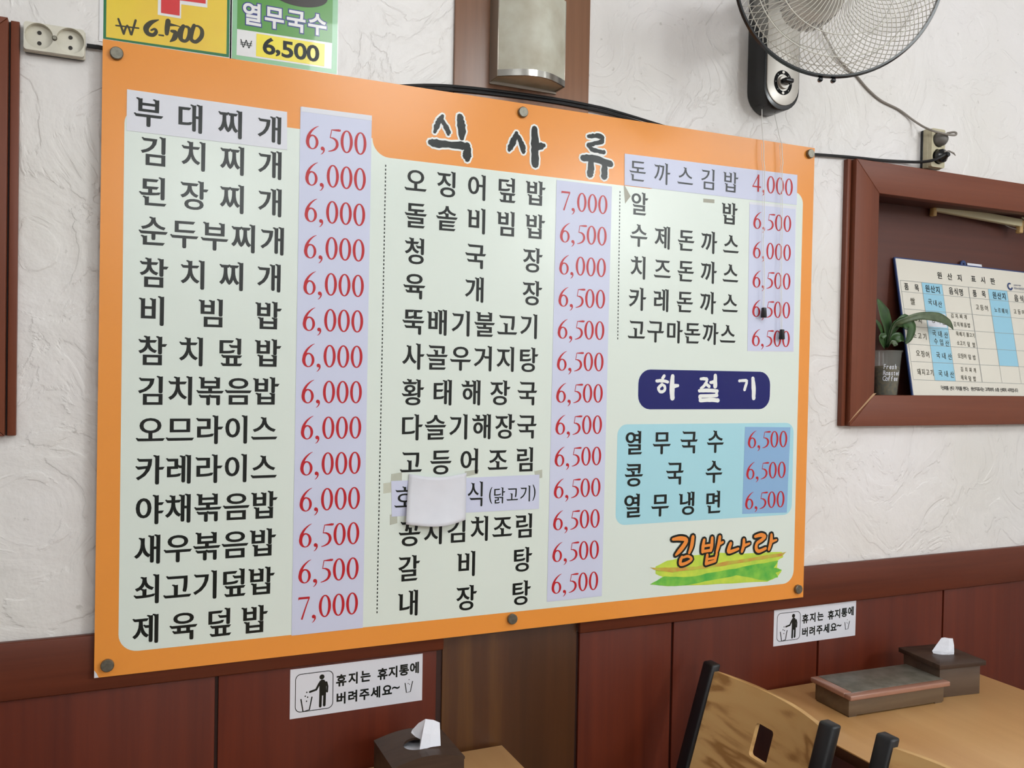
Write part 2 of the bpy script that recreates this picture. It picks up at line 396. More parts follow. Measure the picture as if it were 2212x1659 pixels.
def fill(loops, extra=()):
    """triangles of a set of overlapping contours, non-zero rule"""
    vs=[];ed=[]
    for lp in loops:
        b=len(vs); n=len(lp); vs+=[Vector(p) for p in lp]; ed+=[(b+i,b+(i+1)%n) for i in range(n)]
    vs+=[Vector(p) for p in extra]
    V,E,F,_,_,_=delaunay_2d_cdt(vs,ed,[],0,1e-6)
    tris=[]
    for f in F:
        cx=sum(V[i].x for i in f)/3; cy=sum(V[i].y for i in f)/3; w=0
        for lp in loops:
            n=len(lp)
            for i in range(n):
                x0,y0=lp[i-1];x1,y1=lp[i]
                if (y0<=cy)!=(y1<=cy):
                    if x0+(cy-y0)*(x1-x0)/(y1-y0)>cx: w+=1 if y1>y0 else -1
        if w: tris.append(tuple(f))
    return [(v.x,v.y) for v in V],tris
_cache={}
def glyph(ch,style):
    k=(ch,style)
    if k in _cache: return _cache[k]
    if style=='price': loops=serif_digit(ch); loops=[l if (area(l)>0 or i==1 and ch in '06') else l[::-1] for i,l in enumerate(loops)]
    else:
        loops=_raw.get(ch,[])
        if style=='serif': loops=[fatten(serifs(l),.024,.010) for l in loops]
        elif style=='serif_light': loops=[fatten(serifs(l),.008,.0) for l in loops]
        elif isinstance(style,(int,float)): loops=[fatten(l,style,style) for l in loops]
    V,T=fill(loops) if loops else ([],[])
    xs=[v[0] for v in V] or [0]; ys=[v[1] for v in V] or [0]
    _cache[k]=(V,T,(min(xs),min(ys),max(xs),max(ys)))
    return _cache[k]
def solid(name, loops, fn, m, parent=None, extra=(), smooth=False, **k):
    """closed slab: contours in 2D, fn(u, v, side) -> 3D point, side 0 front / 1 back"""
    loops = [l if (i == 0) == (area(l) > 0) else l[::-1] for i, l in enumerate(loops)]
    V, T = fill(loops, extra)
    nv = len(V); vs = [fn(u, v, 0) for u, v in V]+[fn(u, v, 1) for u, v in V]
    fs = [tuple(t) for t in T]+[tuple(i+nv for i in t[::-1]) for t in T]
    cnt = {}
    for t in T:
        for a, b in ((t[0], t[1]), (t[1], t[2]), (t[2], t[0])): cnt[(a, b)] = 1
    for (a, b) in list(cnt):
        if (b, a) not in cnt: fs.append((b, a, a+nv, b+nv))
    mb = MB(); mb.add(vs, fs)
    return mb.obj(name, m, parent, smooth=smooth, **k)
def flat(name, pl, loops, h, m, parent=None, thick=0, **k):
    """a flat print or sheet lying h above a plane"""
    if thick: return solid(name, loops, lambda u, v, s: pl.at(u, v, h if s == 0 else h-thick), m, parent, **k)
    loops = [l if (i == 0) == (area(l) > 0) else l[::-1] for i, l in enumerate(loops)]
    V, T = fill(loops)
    return mesh_obj(name, [pl.at(u, v, h) for u, v in V], T, m, parent, **k)
def strokes(name, pl, lists, h, m, parent=None, **k):
    """several overlapping outlines of one ink, united"""
    loops = [l if area(l) > 0 else l[::-1] for l in lists]
    V, T = fill(loops)
    return mesh_obj(name, [pl.at(u, v, h) for u, v in V], T, m, parent, **k)
def quad_px(pl, *p): return [pl.px(*q) for q in p]
class Ink:
    """gathers printed characters of one colour into one mesh"""
    def __init__(s, pl, h): s.pl = pl; s.h = h; s.v = []; s.f = []
    def char(s, ch, style, ox, oy, sx, sy, slant=0, rot=0):
        V, T, bb = glyph(ch, style); b = len(s.v); c, d = math.cos(rot), math.sin(rot)
        for x, y in V:
            X = (x+slant*y)*sx; Y = y*sy
            s.v.append(s.pl.at(ox+X*c-Y*d, oy+X*d+Y*c, s.h))
        s.f += [tuple(b+i for i in t) for t in T]
    def row(s, text, a, b, sx, sy, style='serif'):
        """characters evenly spread; a and b are the middles of the first and last one"""
        n = len(text)
        def off(ch):
            bb = glyph(ch, style)[2]; return ((bb[0]+bb[2])/2*sx, (bb[1]+bb[3])/2*sy)
        fa = off(text[0]); fb = off(text[-1])
        A = (a[0]-fa[0], a[1]-fa[1]); B = (b[0]-fb[0], b[1]-fb[1])
        for i, ch in enumerate(text):
            if ch == ' ': continue
            t = i/(n-1) if n > 1 else 0
            s.char(ch, style, A[0]+(B[0]-A[0])*t, A[1]+(B[1]-A[1])*t, sx, sy)
    def line(s, text, ox, oy, sx, sy, style, adv=.92, slant=0, rot=0, jit=0):
        x = 0
        for ch in text:
            j = jit*(rnd.random()-.5)
            if ch != ' ':
                s.char(ch, style, ox+x*math.cos(rot), oy+x*math.sin(rot)+j*sy, sx, sy, slant, rot)
            x += (ADV[ch] if style == 'price' else (.42 if ch in ' ,.()~' else (.58 if ord(ch) < 128 else adv)))*sx
        return x
    def price(s, text, cx, cy, w, hgt):
        tot = sum(ADV[c] for c in text)-.04; sx = w/tot; x = cx-w/2
        for ch in text:
            s.char(ch, 'price', x, cy-hgt/2, sx, hgt); x += ADV[ch]*sx
    def done(s, name, m, parent, **k): return mesh_obj(name, s.v, s.f, m, parent, **k)
raw_outlines('부대찌개김치된장순두참비빔덮밥볶음오므라이스카레야채새우쇠고기제육돌솥청국뚝배불사골거지탕황태해다슬등어조림호식닭꽁갈내(),돈까알수즈마하절열무콩냉면징휴는통구에버려주세요~원산표시판품목명쌀중입돼소노르웨신뢰를가치「」인객과의증작됩니농물질관리립축부W₩6500FreshRoastedCoffee덮밥.')

# ---------------------------------------------------------------- the room
def structure(o): o['kind'] = 'structure'; return o
WY = .03
XL, XR, YF = -2.4, 4.6, -5.6
w = MB()
xs = [XL, -1.1, -.22, 1.93, 2.95, XR]; zs = [FLOOR, .53, 1.125, CEIL]
for i in range(5):
    for j in range(3):
        if j == 1 and i in (1, 3): continue      # the two niches
        w.add([(xs[i], WY, zs[j]), (xs[i+1], WY, zs[j]), (xs[i+1], WY, zs[j+1]), (xs[i], WY, zs[j+1])], [(0, 1, 2, 3)])
wall_back = w.obj('wall_back', 'plaster'); structure(wall_back)
structure(boxo('wall_left', 'plaster', (XL-.1, XL, YF, WY+.2, FLOOR, CEIL), bevel=0))
structure(boxo('wall_right', 'plaster', (XR, XR+.1, YF, WY+.2, FLOOR, CEIL), bevel=0))
structure(boxo('wall_front', 'plaster', (XL, XR, YF-.1, YF, FLOOR, CEIL), bevel=0))
structure(boxo('floor', 'floor', (XL, XR, YF, WY+.2, FLOOR-.05, FLOOR), bevel=0))
structure(boxo('ceiling', 'ceil', (XL, XR, YF, WY+.2, CEIL, CEIL+.05), bevel=0))
# wainscot: panels with open joints, a capping rail on either side of the pillar
def panel(x0, x1, z1=-.031): return boxo('wainscot_panel', 'cherry', (x0+.0035, x1-.0035, .020, WY-.001, FLOOR, z1), wall_back, bevel=.001)
for a, b in ((-2.163, -1.686), (-1.686, -1.209), (-1.209, -.732), (-.732, -.255), (-.255, .222), (.222, .692)): panel(a, b)
for a, b in ((1.047, 1.316), (1.316, 1.793), (1.793, 2.271), (2.271, 2.748), (2.748, 3.225), (3.225, 3.702), (3.702, 4.179)): panel(a, b)
g = MB(); g.box(XL, .704, WY-.002, WY-.0005, FLOOR, -.03); g.box(1.044, XR, WY-.002, WY-.0005, FLOOR, -.03)
g.obj('joint_backing', 'groove', wall_back)
boxo('capping_rail', 'cherry_h', (XL, .703, .012, WY-.0008, -.03, .078), wall_back, bevel=.003)
boxo('capping_rail', 'cherry_h', (1.046, XR, .012, WY-.0008, -.03, .078), wall_back, bevel=.003)
boxo('pillar_board', 'pillar_up', (.706, 1.045, .022, WY-.0006, .30, CEIL), wall_back, bevel=.001, label='upper pale walnut board of the pillar')
boxo('pillar_board', 'pillar_low', (.704, 1.044, .024, WY-.0006, FLOOR, .298), wall_back, bevel=.001, label='lower dark striped walnut board of the pillar')

# ---------------------------------------------------------------- framed niches
def framed_niche(name, label, x0, x1, z0, z1, fl, side):
    """face boards mitred round a recess lined with veneer; side = which upright shows the stepped flange"""
    t = thing(name, label, 'display niche', loc=(x0, WY, z0))
    back = .128; fw = .086; y0, y1 = .0, WY-.0005
    par = lambda o: (setattr(o, 'matrix_parent_inverse', Matrix.Translation((-x0, -WY, -z0))), o)[1]
    def board(name, m, pts):
        b = MB(); n = len(pts)
        b.add([(x, y0, z) for x, z in pts]+[(x, y1, z) for x, z in pts],
              [tuple(range(n)), tuple(range(n, 2*n))[::-1]]+[(i, i+n, (i+1) % n+n, (i+1) % n) for i in range(n)])
        return par(b.obj(name, m, t, bevel=.0012))
    g = .0008
    board('frame_board', 'frame_v', [(x0, z0+g), (x0+fw, z0+fw+g), (x0+fw, z1-fw-g), (x0, z1-g)])
    board('frame_board', 'frame_v', [(x1, z0+g), (x1-fw, z0+fw+g), (x1-fw, z1-fw-g), (x1, z1-g)])
    board('frame_board', 'frame_h', [(x0, z0), (x1, z0), (x1-fw, z0+fw), (x0+fw, z0+fw)])
    board('frame_board', 'frame_h', [(x0, z1), (x1, z1), (x1-fw, z1-fw), (x0+fw, z1-fw)])
    if side < 0:
        fpl = Plane((0, y0, 0), (1, 0, 0), (0, 0, 1))
        par(flat('open_joint', fpl, [[fpl.px(1832, 914), fpl.px(1893, 849), fpl.px(1886, 850), fpl.px(1845, 897)]], .0004, 'tan_joint', t))
    if side > 0:
        par(boxo('flange', 'frame_v', (x1+.003, x1+.017, .014, y1, z0, z1), t))
        par(boxo('shadow_groove', 'groove', (x1, x1+.003, .022, y1, z0, z1), t, bevel=0))
    else:
        par(boxo('flange', 'frame_v', (x0-.018, x0-.0045, .014, y1, z0, z1), t))
        par(boxo('shadow_groove', 'groove', (x0-.0045, x0, .022, y1, z0, z1), t, bevel=0))
    a0, a1, c0, c1 = x0+fw-.008, x1-fw+.008, z0+fw-.008, z1-fw+.008
    par(boxo('back_panel', 'niche', (a0, a1, back, back+.008, c0, c1), t, bevel=0))
    par(boxo('lining_board', 'niche', (a0-.01, a0, y1, back+.008, c0-.01, c1+.01), t, bevel=0))
    par(boxo('lining_board', 'niche', (a1, a1+.01, y1, back+.008, c0-.01, c1+.01), t, bevel=0))
    par(boxo('lining_board', 'niche', (a0, a1, y1, back+.008, c0-.01, c0), t, bevel=0))
    par(boxo('lining_board', 'niche', (a0, a1, y1, back+.008, c1, c1+.01), t, bevel=0))
    return t
NX0, NZ0, NZ1 = 1.868, .459, 1.191
framed_niche('framed_niche', 'reddish brown framed wall niche holding the origin sign and the potted plant', NX0, 3.02, NZ0, NZ1, 0, -1)
framed_niche('framed_niche', 'reddish brown frame cut off by the left edge beside the ivory double socket', -1.17, -.153, .459, 1.212, 0, 1)
LEDGE = NZ0+.086-.008

# ---------------------------------------------------------------- the menu board
menu = thing('menu_board', 'large orange and white menu board listing dishes and prices, held by six steel bolts', 'menu board')
def Bp(x, y): return BOARD.px(x, y)
cor = [Bp(203, 1465), Bp(1735, 1290), Bp(1760, 320), Bp(222, 84)]
flat('board_sheet', BOARD, [cor], 0, 'orange', menu, thick=.005)
PL, PR, PB, PT = .040, 1.683, .043, 1.079
# white field with its notch for the heading
out = []
def arc(cx, cy, r, a0, a1, n=8): return [(cx+r*math.cos(math.radians(a0+(a1-a0)*k/n)), cy+r*math.sin(math.radians(a0+(a1-a0)*k/n))) for k in range(n+1)]
LX0, LX1, LZ = .518, 1.235, 1.042
out += arc(PL+.035, PB+.035, .035, 180, 270)+arc(PR-.035, PB+.035, .035, 270, 360)+arc(PR-.03, PT-.03, .03, 0, 90)
out += arc(LX1+.037, PT-.0, .0371, 180, 180, 1)[:1]+arc(LX1-.03, LZ+.03, .03, 0, -90)
out += arc(LX0+.037, LZ+.037, .037, 270, 180)+[(LX0, PT)]+arc(PL+.03, PT-.03, .03, 90, 180)
flat('white_field', BOARD, [out], .0003, 'white', menu)
H1, H2, H3, H4 = .0006, .0010, .0014, .0018
def strip(name, px, m, h=H2, parent=menu, thick=.0003, **k):
    return flat(name, BOARD, [[Bp(*p) for p in px]], h, m, parent, thick=thick, **k)
def rows(lst, sx, sy, style='serif', ink='ink', h=H1, parent=menu):
    for text, a, b in lst:
        k = Ink(BOARD, h); k.row(text, Bp(*a), Bp(*b), sx, sy, style); k.done('dish_lettering', ink, parent)
rows([('김치찌개', (331, 326), (583, 356)), ('된장찌개', (330, 413), (583, 437)), ('순두부찌개', (331, 499), (588, 520)),
      ('참치찌개', (333, 589), (581, 600)), ('비빔밥', (327, 671), (580, 681)), ('참치덮밥', (330, 757), (579, 762)),
      ('김치볶음밥', (325, 843), (575, 844)), ('오므라이스', (325, 928), (571, 925)), ('카레라이스', (324, 1015), (570, 1008)),
      ('야채볶음밥', (324, 1101), (571, 1090)), ('새우볶음밥', (318, 1187), (568, 1171)), ('쇠고기덮밥', (316, 1273), (565, 1254)),
      ('제육덮밥', (314, 1359), (550, 1337))], .0555, .0595)
s1 = strip('dish_strip', [(273, 282), (620, 324), (620, 242), (274.4, 193)], 'lilac_white', label='white strip with the topmost left dish')
k = Ink(BOARD, H3); k.row('부대찌개', Bp(321, 244), Bp(582, 280), .0555, .0580); k.done('dish_lettering', 'ink', s1)
rows([('오징어덮밥', (898, 390), (1157, 417)), ('돌솥비빔밥', (898, 466), (1156, 489)), ('청국장', (895, 542), (1151, 562)),
      ('육개장', (895, 619), (1150, 633)), ('뚝배기불고기', (893, 696), (1142, 705)), ('사골우거지탕', (893, 770), (1143, 777)),
      ('황태해장국', (892, 847), (1139, 850)), ('다슬기해장국', (891, 923), (1138, 922)), ('고등어조림', (888, 998), (1133, 992)),
      ('꽁치김치조림', (885, 1153), (1131, 1135)), ('갈비탕', (884, 1227), (1130, 1208)), ('내장탕', (881, 1303), (1127, 1280))], .0535, .0595)
rows([('알밥', (1382, 440), (1576, 461)), ('수제돈까스', (1380, 509), (1579, 527)), ('치즈돈까스', (1378, 578), (1578, 590)),
      ('카레돈까스', (1377, 646), (1577, 655)), ('고구마돈까스', (1375, 712), (1572, 721))], .0530, .0585)
s2 = strip('dish_strip', [(1348.6, 400), (1720.6, 443), (1722, 378), (1349, 332)], 'lilac', label='lilac strip with the topmost right dish and its price')
k = Ink(BOARD, H3); k.row('돈까스김밥', Bp(1377, 370), Bp(1578, 393), .0525, .0560, 'serif_light'); k.done('dish_lettering', 'ink_soft', s2)
def prices(parent, lst, a, b, w, hgt, h=H3):
    A, B = Bp(*a), Bp(*b); n = len(lst)
    for i, t in enumerate(lst):
        q = i/(n-1) if n > 1 else 0
        k = Ink(BOARD, h); k.price(t, A[0]+(B[0]-A[0])*q, A[1]+(B[1]-A[1])*q, w, hgt); k.done('price_lettering', 'red_ink', parent)
prices(s2, ['4,000'], (1669, 400), (1669, 400), .134, .044)
p1 = strip('price_strip', [(629.5, 1373), (783.5, 1356), (803, 250), (649, 231)], 'lilac', label='tall lilac price strip of the left column')
prices(p1, ['6,500']+['6,000']*10+['6,500', '6,500', '7,000'], (727, 304), (709, 1308), .128, .046)
strip('folded_edge', [(650, 241), (803, 261), (803, 250), (651, 230.5)], 'lilac_white', H3, p1)
p2 = strip('price_strip', [(1181, 1300), (1299.5, 1287.5), (1321.5, 403), (1202, 389)], 'lilac', label='tall lilac price strip of the middle column')
prices(p2, ['7,000', '6,500', '6,000']+['6,500']*10, (1262, 438), (1242, 1258), .126, .0435)
strip('sticker_backing', [(1614, 759), (1714.5, 760.5), (1719.5, 446), (1618.5, 436)], 'lilac_white', H1)
p3 = strip('price_strip', [(1614, 757.5), (1713, 759), (1718, 452), (1619, 441)], 'lilac', label='short lilac price strip of the right column')
prices(p3, ['6,500', '6,000', '6,500', '6,500', '6,500'], (1668, 480), (1665, 731), .126, .042)
# dotted rules
for (ax, ay), (bx, by) in (((833, 360.5), (814, 1333)), ((1339, 417), (1334, 740.5))):
    A, B = Bp(ax, ay), Bp(bx, by); L = math.hypot(B[0]-A[0], B[1]-A[1]); n = int(L/.0083); vs = []; fs = []
    for i in range(n):
        x = A[0]+(B[0]-A[0])*i/n; z = A[1]+(B[1]-A[1])*i/n; b = len(vs)
        vs += [BOARD.at(x-.0012, z, H1), BOARD.at(x+.0012, z, H1), BOARD.at(x+.0012, z+.0045, H1), BOARD.at(x-.0012, z+.0045, H1)]; fs.append((b, b+1, b+2, b+3))
    mesh_obj('dotted_rule', vs, fs, 'ink', menu, kind='stuff')
# summer season badge and its pale blue panel
def rr_px(px, r): 
    q = [Bp(*p) for p in px]; u0 = (q[0][0]+q[3][0])/2; u1 = (q[1][0]+q[2][0])/2; v0 = (q[0][1]+q[1][1])/2; v1 = (q[2][1]+q[3][1])/2
    return rrect(u0, u1, v0, v1, r)
badge = flat('season_badge', BOARD, [rr_px([(1379, 884), (1663, 884), (1663, 803), (1378, 798)], .034)], H1, 'navy', menu, label='navy rounded badge with white brush lettering')
cool = flat('season_panel', BOARD, [rr_px([(1329, 1133), (1709, 1113), (1715, 914), (1334, 916)], .026)], H1, 'blue_pale', menu, label='pale blue rounded panel of summer dishes')
rows([('열무국수', (1369, 956), (1545, 954)), ('콩국수', (1369, 1026), (1542, 1019)), ('열무냉면', (1366, 1092), (1541, 1084))], .0560, .0615, h=H2, parent=cool)
p4 = strip('price_strip', [(1603, 1110), (1699, 1107), (1707, 923), (1609, 922)], 'blue_mid', parent=cool, label='mid blue price strip of the summer dishes')
M4 = []
for i, c in enumerate([(1658, 949), (1654.5, 1016), (1652, 1080)]):
    k = Ink(BOARD, H3); u, v = Bp(*c); k.price('6,500', u, v, .131, .0425); k.done('price_lettering', 'red_ink', menu)
# brush drawn characters
def brush(pl, cv, sc, lists, name, m, h, parent, grow=0, rough=.0, cap=3, wv=1.0, smooth=4):
    out = []; r = random.Random(11)
    for st in lists:
        pts = []
        for x, y, wd in st:
            u, v = pl.px(*cv(x, y)); pts.append((u, v, wd*sc))
        out.append(stroke(pts, smooth, cap, rough, grow, r))
    return strokes(name, pl, out, h, m, parent)
c2 = lambda x, y: (780+x/3.0722, y/3.0722)
T1 = [[(540, 770, 18), (520, 800, 30), (500, 840, 28), (488, 875, 20)], [(530, 790, 24), (555, 830, 24), (575, 870, 30), (578, 890, 20)],
      [(655, 775, 34), (662, 820, 46), (668, 870, 46), (668, 915, 30)],
      [(462, 945, 34), (500, 952, 44), (580, 960, 36), (660, 966, 42), (700, 975, 40)], [(703, 965, 34), (705, 1010, 46), (702, 1040, 50), (703, 1058, 30)],
      [(1030, 885, 24), (1012, 930, 34), (993, 975, 34), (982, 998, 18)], [(1038, 900, 22), (1058, 940, 26), (1072, 980, 34), (1076, 1010, 22)],
      [(1150, 855, 34), (1153, 920, 46), (1152, 1000, 46), (1155, 1090, 44)], [(1160, 975, 44), (1190, 970, 40), (1212, 966, 24)],
      [(1508, 905, 22), (1550, 903, 26), (1592, 906, 32), (1600, 930, 26)], [(1600, 940, 26), (1550, 952, 26), (1508, 965, 28)],
      [(1512, 962, 24), (1530, 990, 26), (1570, 1004, 22), (1612, 1010, 22)],
      [(1470, 1048, 34), (1530, 1052, 44), (1600, 1070, 40), (1655, 1090, 36)],
      [(1525, 1070, 36), (1524, 1120, 42), (1518, 1158, 40)], [(1612, 1085, 32), (1614, 1130, 40), (1612, 1172, 40)]]
KS = .00125/3.0722
brush(BOARD, c2, KS, T1, 'heading_outline_lettering', 'white_ink', H1, menu, grow=.0042, rough=.0022)
brush(BOARD, c2, KS, T1, 'heading_lettering', 'ink', H2, menu, rough=.0022)
c7 = lambda x, y: (1300+x/2.9625, 740+y/2.9625)
T2 = [[(398, 213, 14), (388, 228, 14)], [(350, 245, 14), (390, 245, 14), (420, 252, 14)], [(385, 268, 13), (362, 290, 14), (372, 315, 13), (398, 308, 13), (402, 282, 13), (385, 268, 12)],
      [(452, 215, 18), (448, 280, 24), (450, 355, 22)], [(455, 280, 20), (485, 275, 14)],
      [(632, 232, 12), (665, 232, 14), (672, 240, 12), (655, 275, 14), (632, 292, 10)], [(660, 262, 12), (685, 280, 16)], [(725, 212, 18), (724, 280, 20)], [(695, 255, 14), (722, 250, 14)],
      [(622, 308, 14), (680, 306, 16), (738, 310, 14)], [(735, 312, 14), (732, 338, 14)], [(628, 342, 14), (735, 338, 16)], [(626, 344, 16), (630, 368, 16)], [(628, 370, 16), (690, 366, 18), (742, 370, 18)],
      [(878, 245, 12), (920, 243, 14), (925, 255, 13), (912, 300, 16)], [(965, 230, 18), (970, 290, 22), (970, 355, 20)]]
brush(BOARD, c7, .00175/2.9625, T2, 'badge_lettering', 'white_ink', H2, badge, rough=.001)
def splash(name, pts, m, h):
    q = [Bp(*c7(*p)) for p in pts]; q2 = []
    for i in range(len(q)):
        a, b = q[i], q[(i+1) % len(q)]
        for s in range(4):
            t = s/4; q2.append((a[0]+(b[0]-a[0])*t+(rnd.random()-.5)*.002, a[1]+(b[1]-a[1])*t+(rnd.random()-.5)*.002))
    return flat(name, BOARD, [q2], h, m, menu)
splash('brushed_yellow_patch', [(345, 1430), (420, 1395), (560, 1365), (700, 1345), (900, 1348), (1150, 1338), (1160, 1370), (1125, 1395), (1120, 1440), (1150, 1460), (1125, 1500), (1060, 1530), (760, 1545), (420, 1558), (320, 1548), (390, 1500), (345, 1478)], 'splash_yellow', H1)
splash('brushed_green_patch', [(305, 1546), (400, 1495), (560, 1500), (700, 1472), (860, 1445), (1000, 1415), (1128, 1395), (1100, 1440), (1153, 1455), (1110, 1475), (1128, 1500), (1060, 1524), (860, 1490), (700, 1520), (540, 1555), (390, 1556)], 'splash_green', H2)
splash('brushed_brown_patch', [(305, 1440), (400, 1440), (600, 1434), (800, 1400), (1000, 1370), (1180, 1340), (1150, 1366), (980, 1392), (820, 1422), (620, 1450), (450, 1468), (360, 1462)], 'splash_brown', H3)
T3 = [[(452, 1258, 16), (500, 1252, 26), (538, 1262, 24), (520, 1300, 26), (492, 1335, 24), (470, 1358, 12)], [(580, 1242, 22), (572, 1300, 24), (556, 1345, 16)],
      [(510, 1372, 18), (500, 1395, 20), (503, 1418, 20), (540, 1408, 18), (572, 1384, 16), (548, 1366, 16), (518, 1374, 14)],
      [(652, 1262, 18), (645, 1300, 22), (642, 1338, 20)], [(703, 1248, 18), (700, 1300, 22), (694, 1330, 18)], [(645, 1302, 16), (698, 1294, 16)], [(642, 1336, 18), (694, 1328, 18)],
      [(752, 1242, 20), (745, 1290, 22), (732, 1340, 16)], [(748, 1288, 18), (772, 1276, 14)],
      [(672, 1358, 18), (668, 1388, 20), (664, 1415, 20)], [(732, 1350, 16), (722, 1392, 18)], [(670, 1386, 14), (724, 1376, 14)], [(664, 1414, 20), (722, 1396, 18)],
      [(822, 1284, 20), (812, 1312, 24), (808, 1338, 22), (840, 1330, 20), (870, 1318, 16)], [(906, 1260, 18), (904, 1298, 22), (893, 1336, 18)], [(904, 1300, 20), (942, 1284, 12)],
      [(978, 1240, 18), (1015, 1230, 24), (1040, 1240, 22), (1020, 1262, 22), (990, 1284, 20), (985, 1318, 22), (1002, 1334, 22), (1045, 1316, 18)],
      [(1082, 1228, 18), (1080, 1270, 24), (1066, 1322, 18)], [(1080, 1274, 20), (1114, 1262, 12)]]
brush(BOARD, c7, .00128/2.9625, T3, 'logo_outline_lettering', 'ink', H4, menu, grow=.0052)
brush(BOARD, c7, .00128/2.9625, T3, 'logo_lettering', 'logo_orange', H4+.0004, menu)
# the taped strip half hidden by a note
strip('aged_tape', [(843, 1056), (868, 1051), (868, 1020), (845, 1024)], 'tape', H1)
strip('aged_tape', [(828, 1066), (858, 1062), (858, 1040), (828, 1044)], 'tape', H1+.0001)
strip('aged_tape', [(1156, 1034), (1171, 1032), (1171, 1014), (1154, 1018)], 'tape', H1)
strip('aged_tape', [(1004, 1030), (1032, 1024), (1034, 1014), (1004, 1018)], 'tape', H1)
strip('aged_tape', [(842, 1134), (858, 1130), (858, 1110), (842, 1112)], 'tape', H1)
strip('aged_tape', [(1350, 440), (1362, 424), (1349, 400), (1347, 402)], 'tape', H1)
strip('aged_tape', [(1519, 437), (1543, 439), (1543, 431), (1519, 429)], 'tape', H1)
s3 = strip('dish_strip', [(846, 1116), (1164, 1099), (1165, 1025), (845, 1039)], 'lilac', label='taped lilac strip half covered by the note')
k = Ink(BOARD, H3); k.row('호', Bp(874, 1073), Bp(874, 1073), .052, .0555, 'serif_light'); k.row('식', Bp(1026, 1067), Bp(1026, 1067), .0475, .060, 'serif_light')
k.row('닭고기', Bp(1079, 1070), Bp(1134, 1066), .0330, .0395, 'serif_light')
for ch, p in (('(', (1059.5, 1070)), (')', (1153, 1064))): k.row(ch, Bp(*p), Bp(*p), .030, .040, .004)
k.done('dish_lettering', 'ink', s3)
flat('chipped_corner', BOARD, [[Bp(203.5, 1464.5), Bp(213, 1463.4), Bp(209, 1455), Bp(203.6, 1448)]], H1, 'lilac_white', menu)
# bolts: stand-off caps that carry the board
for px, py in ((252, 117), (1128, 243.5), (1748, 333), (232, 1436), (1105, 1336), (1722, 1272)):
    u, v = Bp(px, py)
    mb = MB(); mt = Matrix.Translation((u, 0, v)) @ Matrix.Rotation(PI/2, 4, 'X')
    mb.lathe([(.0045, -.0105), (.0045, .0), (.0112, .0), (.0118, .0012), (.0118, .0075), (.0105, .009)], 28, mt)
    mb.obj('bolt', 'bolt', menu, smooth=True)
# curled blank note taped over the strip
def note():
    q = [Bp(883, 1023.5), Bp(1007, 1021), Bp(1002, 1121), Bp(872, 1130)]; vs = []; n = 14
    for j in range(n+1):
        for i in range(n+1):
            s, t = i/n, j/n
            u = (q[0][0]*(1-s)+q[1][0]*s)*(1-t)+(q[3][0]*(1-s)+q[2][0]*s)*t
            v = (q[0][1]*(1-s)+q[1][1]*s)*(1-t)+(q[3][1]*(1-s)+q[2][1]*s)*t
            v -= .008*math.sin(PI*s)
            h = .0025+.022*t*t*(.55+.45*math.cos(PI*(s-.45)))+.003*math.sin(7*s+3*t)*t+.009*math.sin(PI*s)*(1-t)*.5
            vs.append(BOARD.at(u, v, h))
    fs = [(j*(n+1)+i, (j+1)*(n+1)+i, (j+1)*(n+1)+i+1, j*(n+1)+i+1) for j in range(n) for i in range(n)]
    o = mesh_obj('paper_note', vs, fs, 'paper', smooth=True)
    md = o.modifiers.new('thickness', 'SOLIDIFY'); md.thickness = .0004
    o['label'] = 'blank curled white note stuck over the chicken dish strip on the menu board'; o['category'] = 'note'
note()

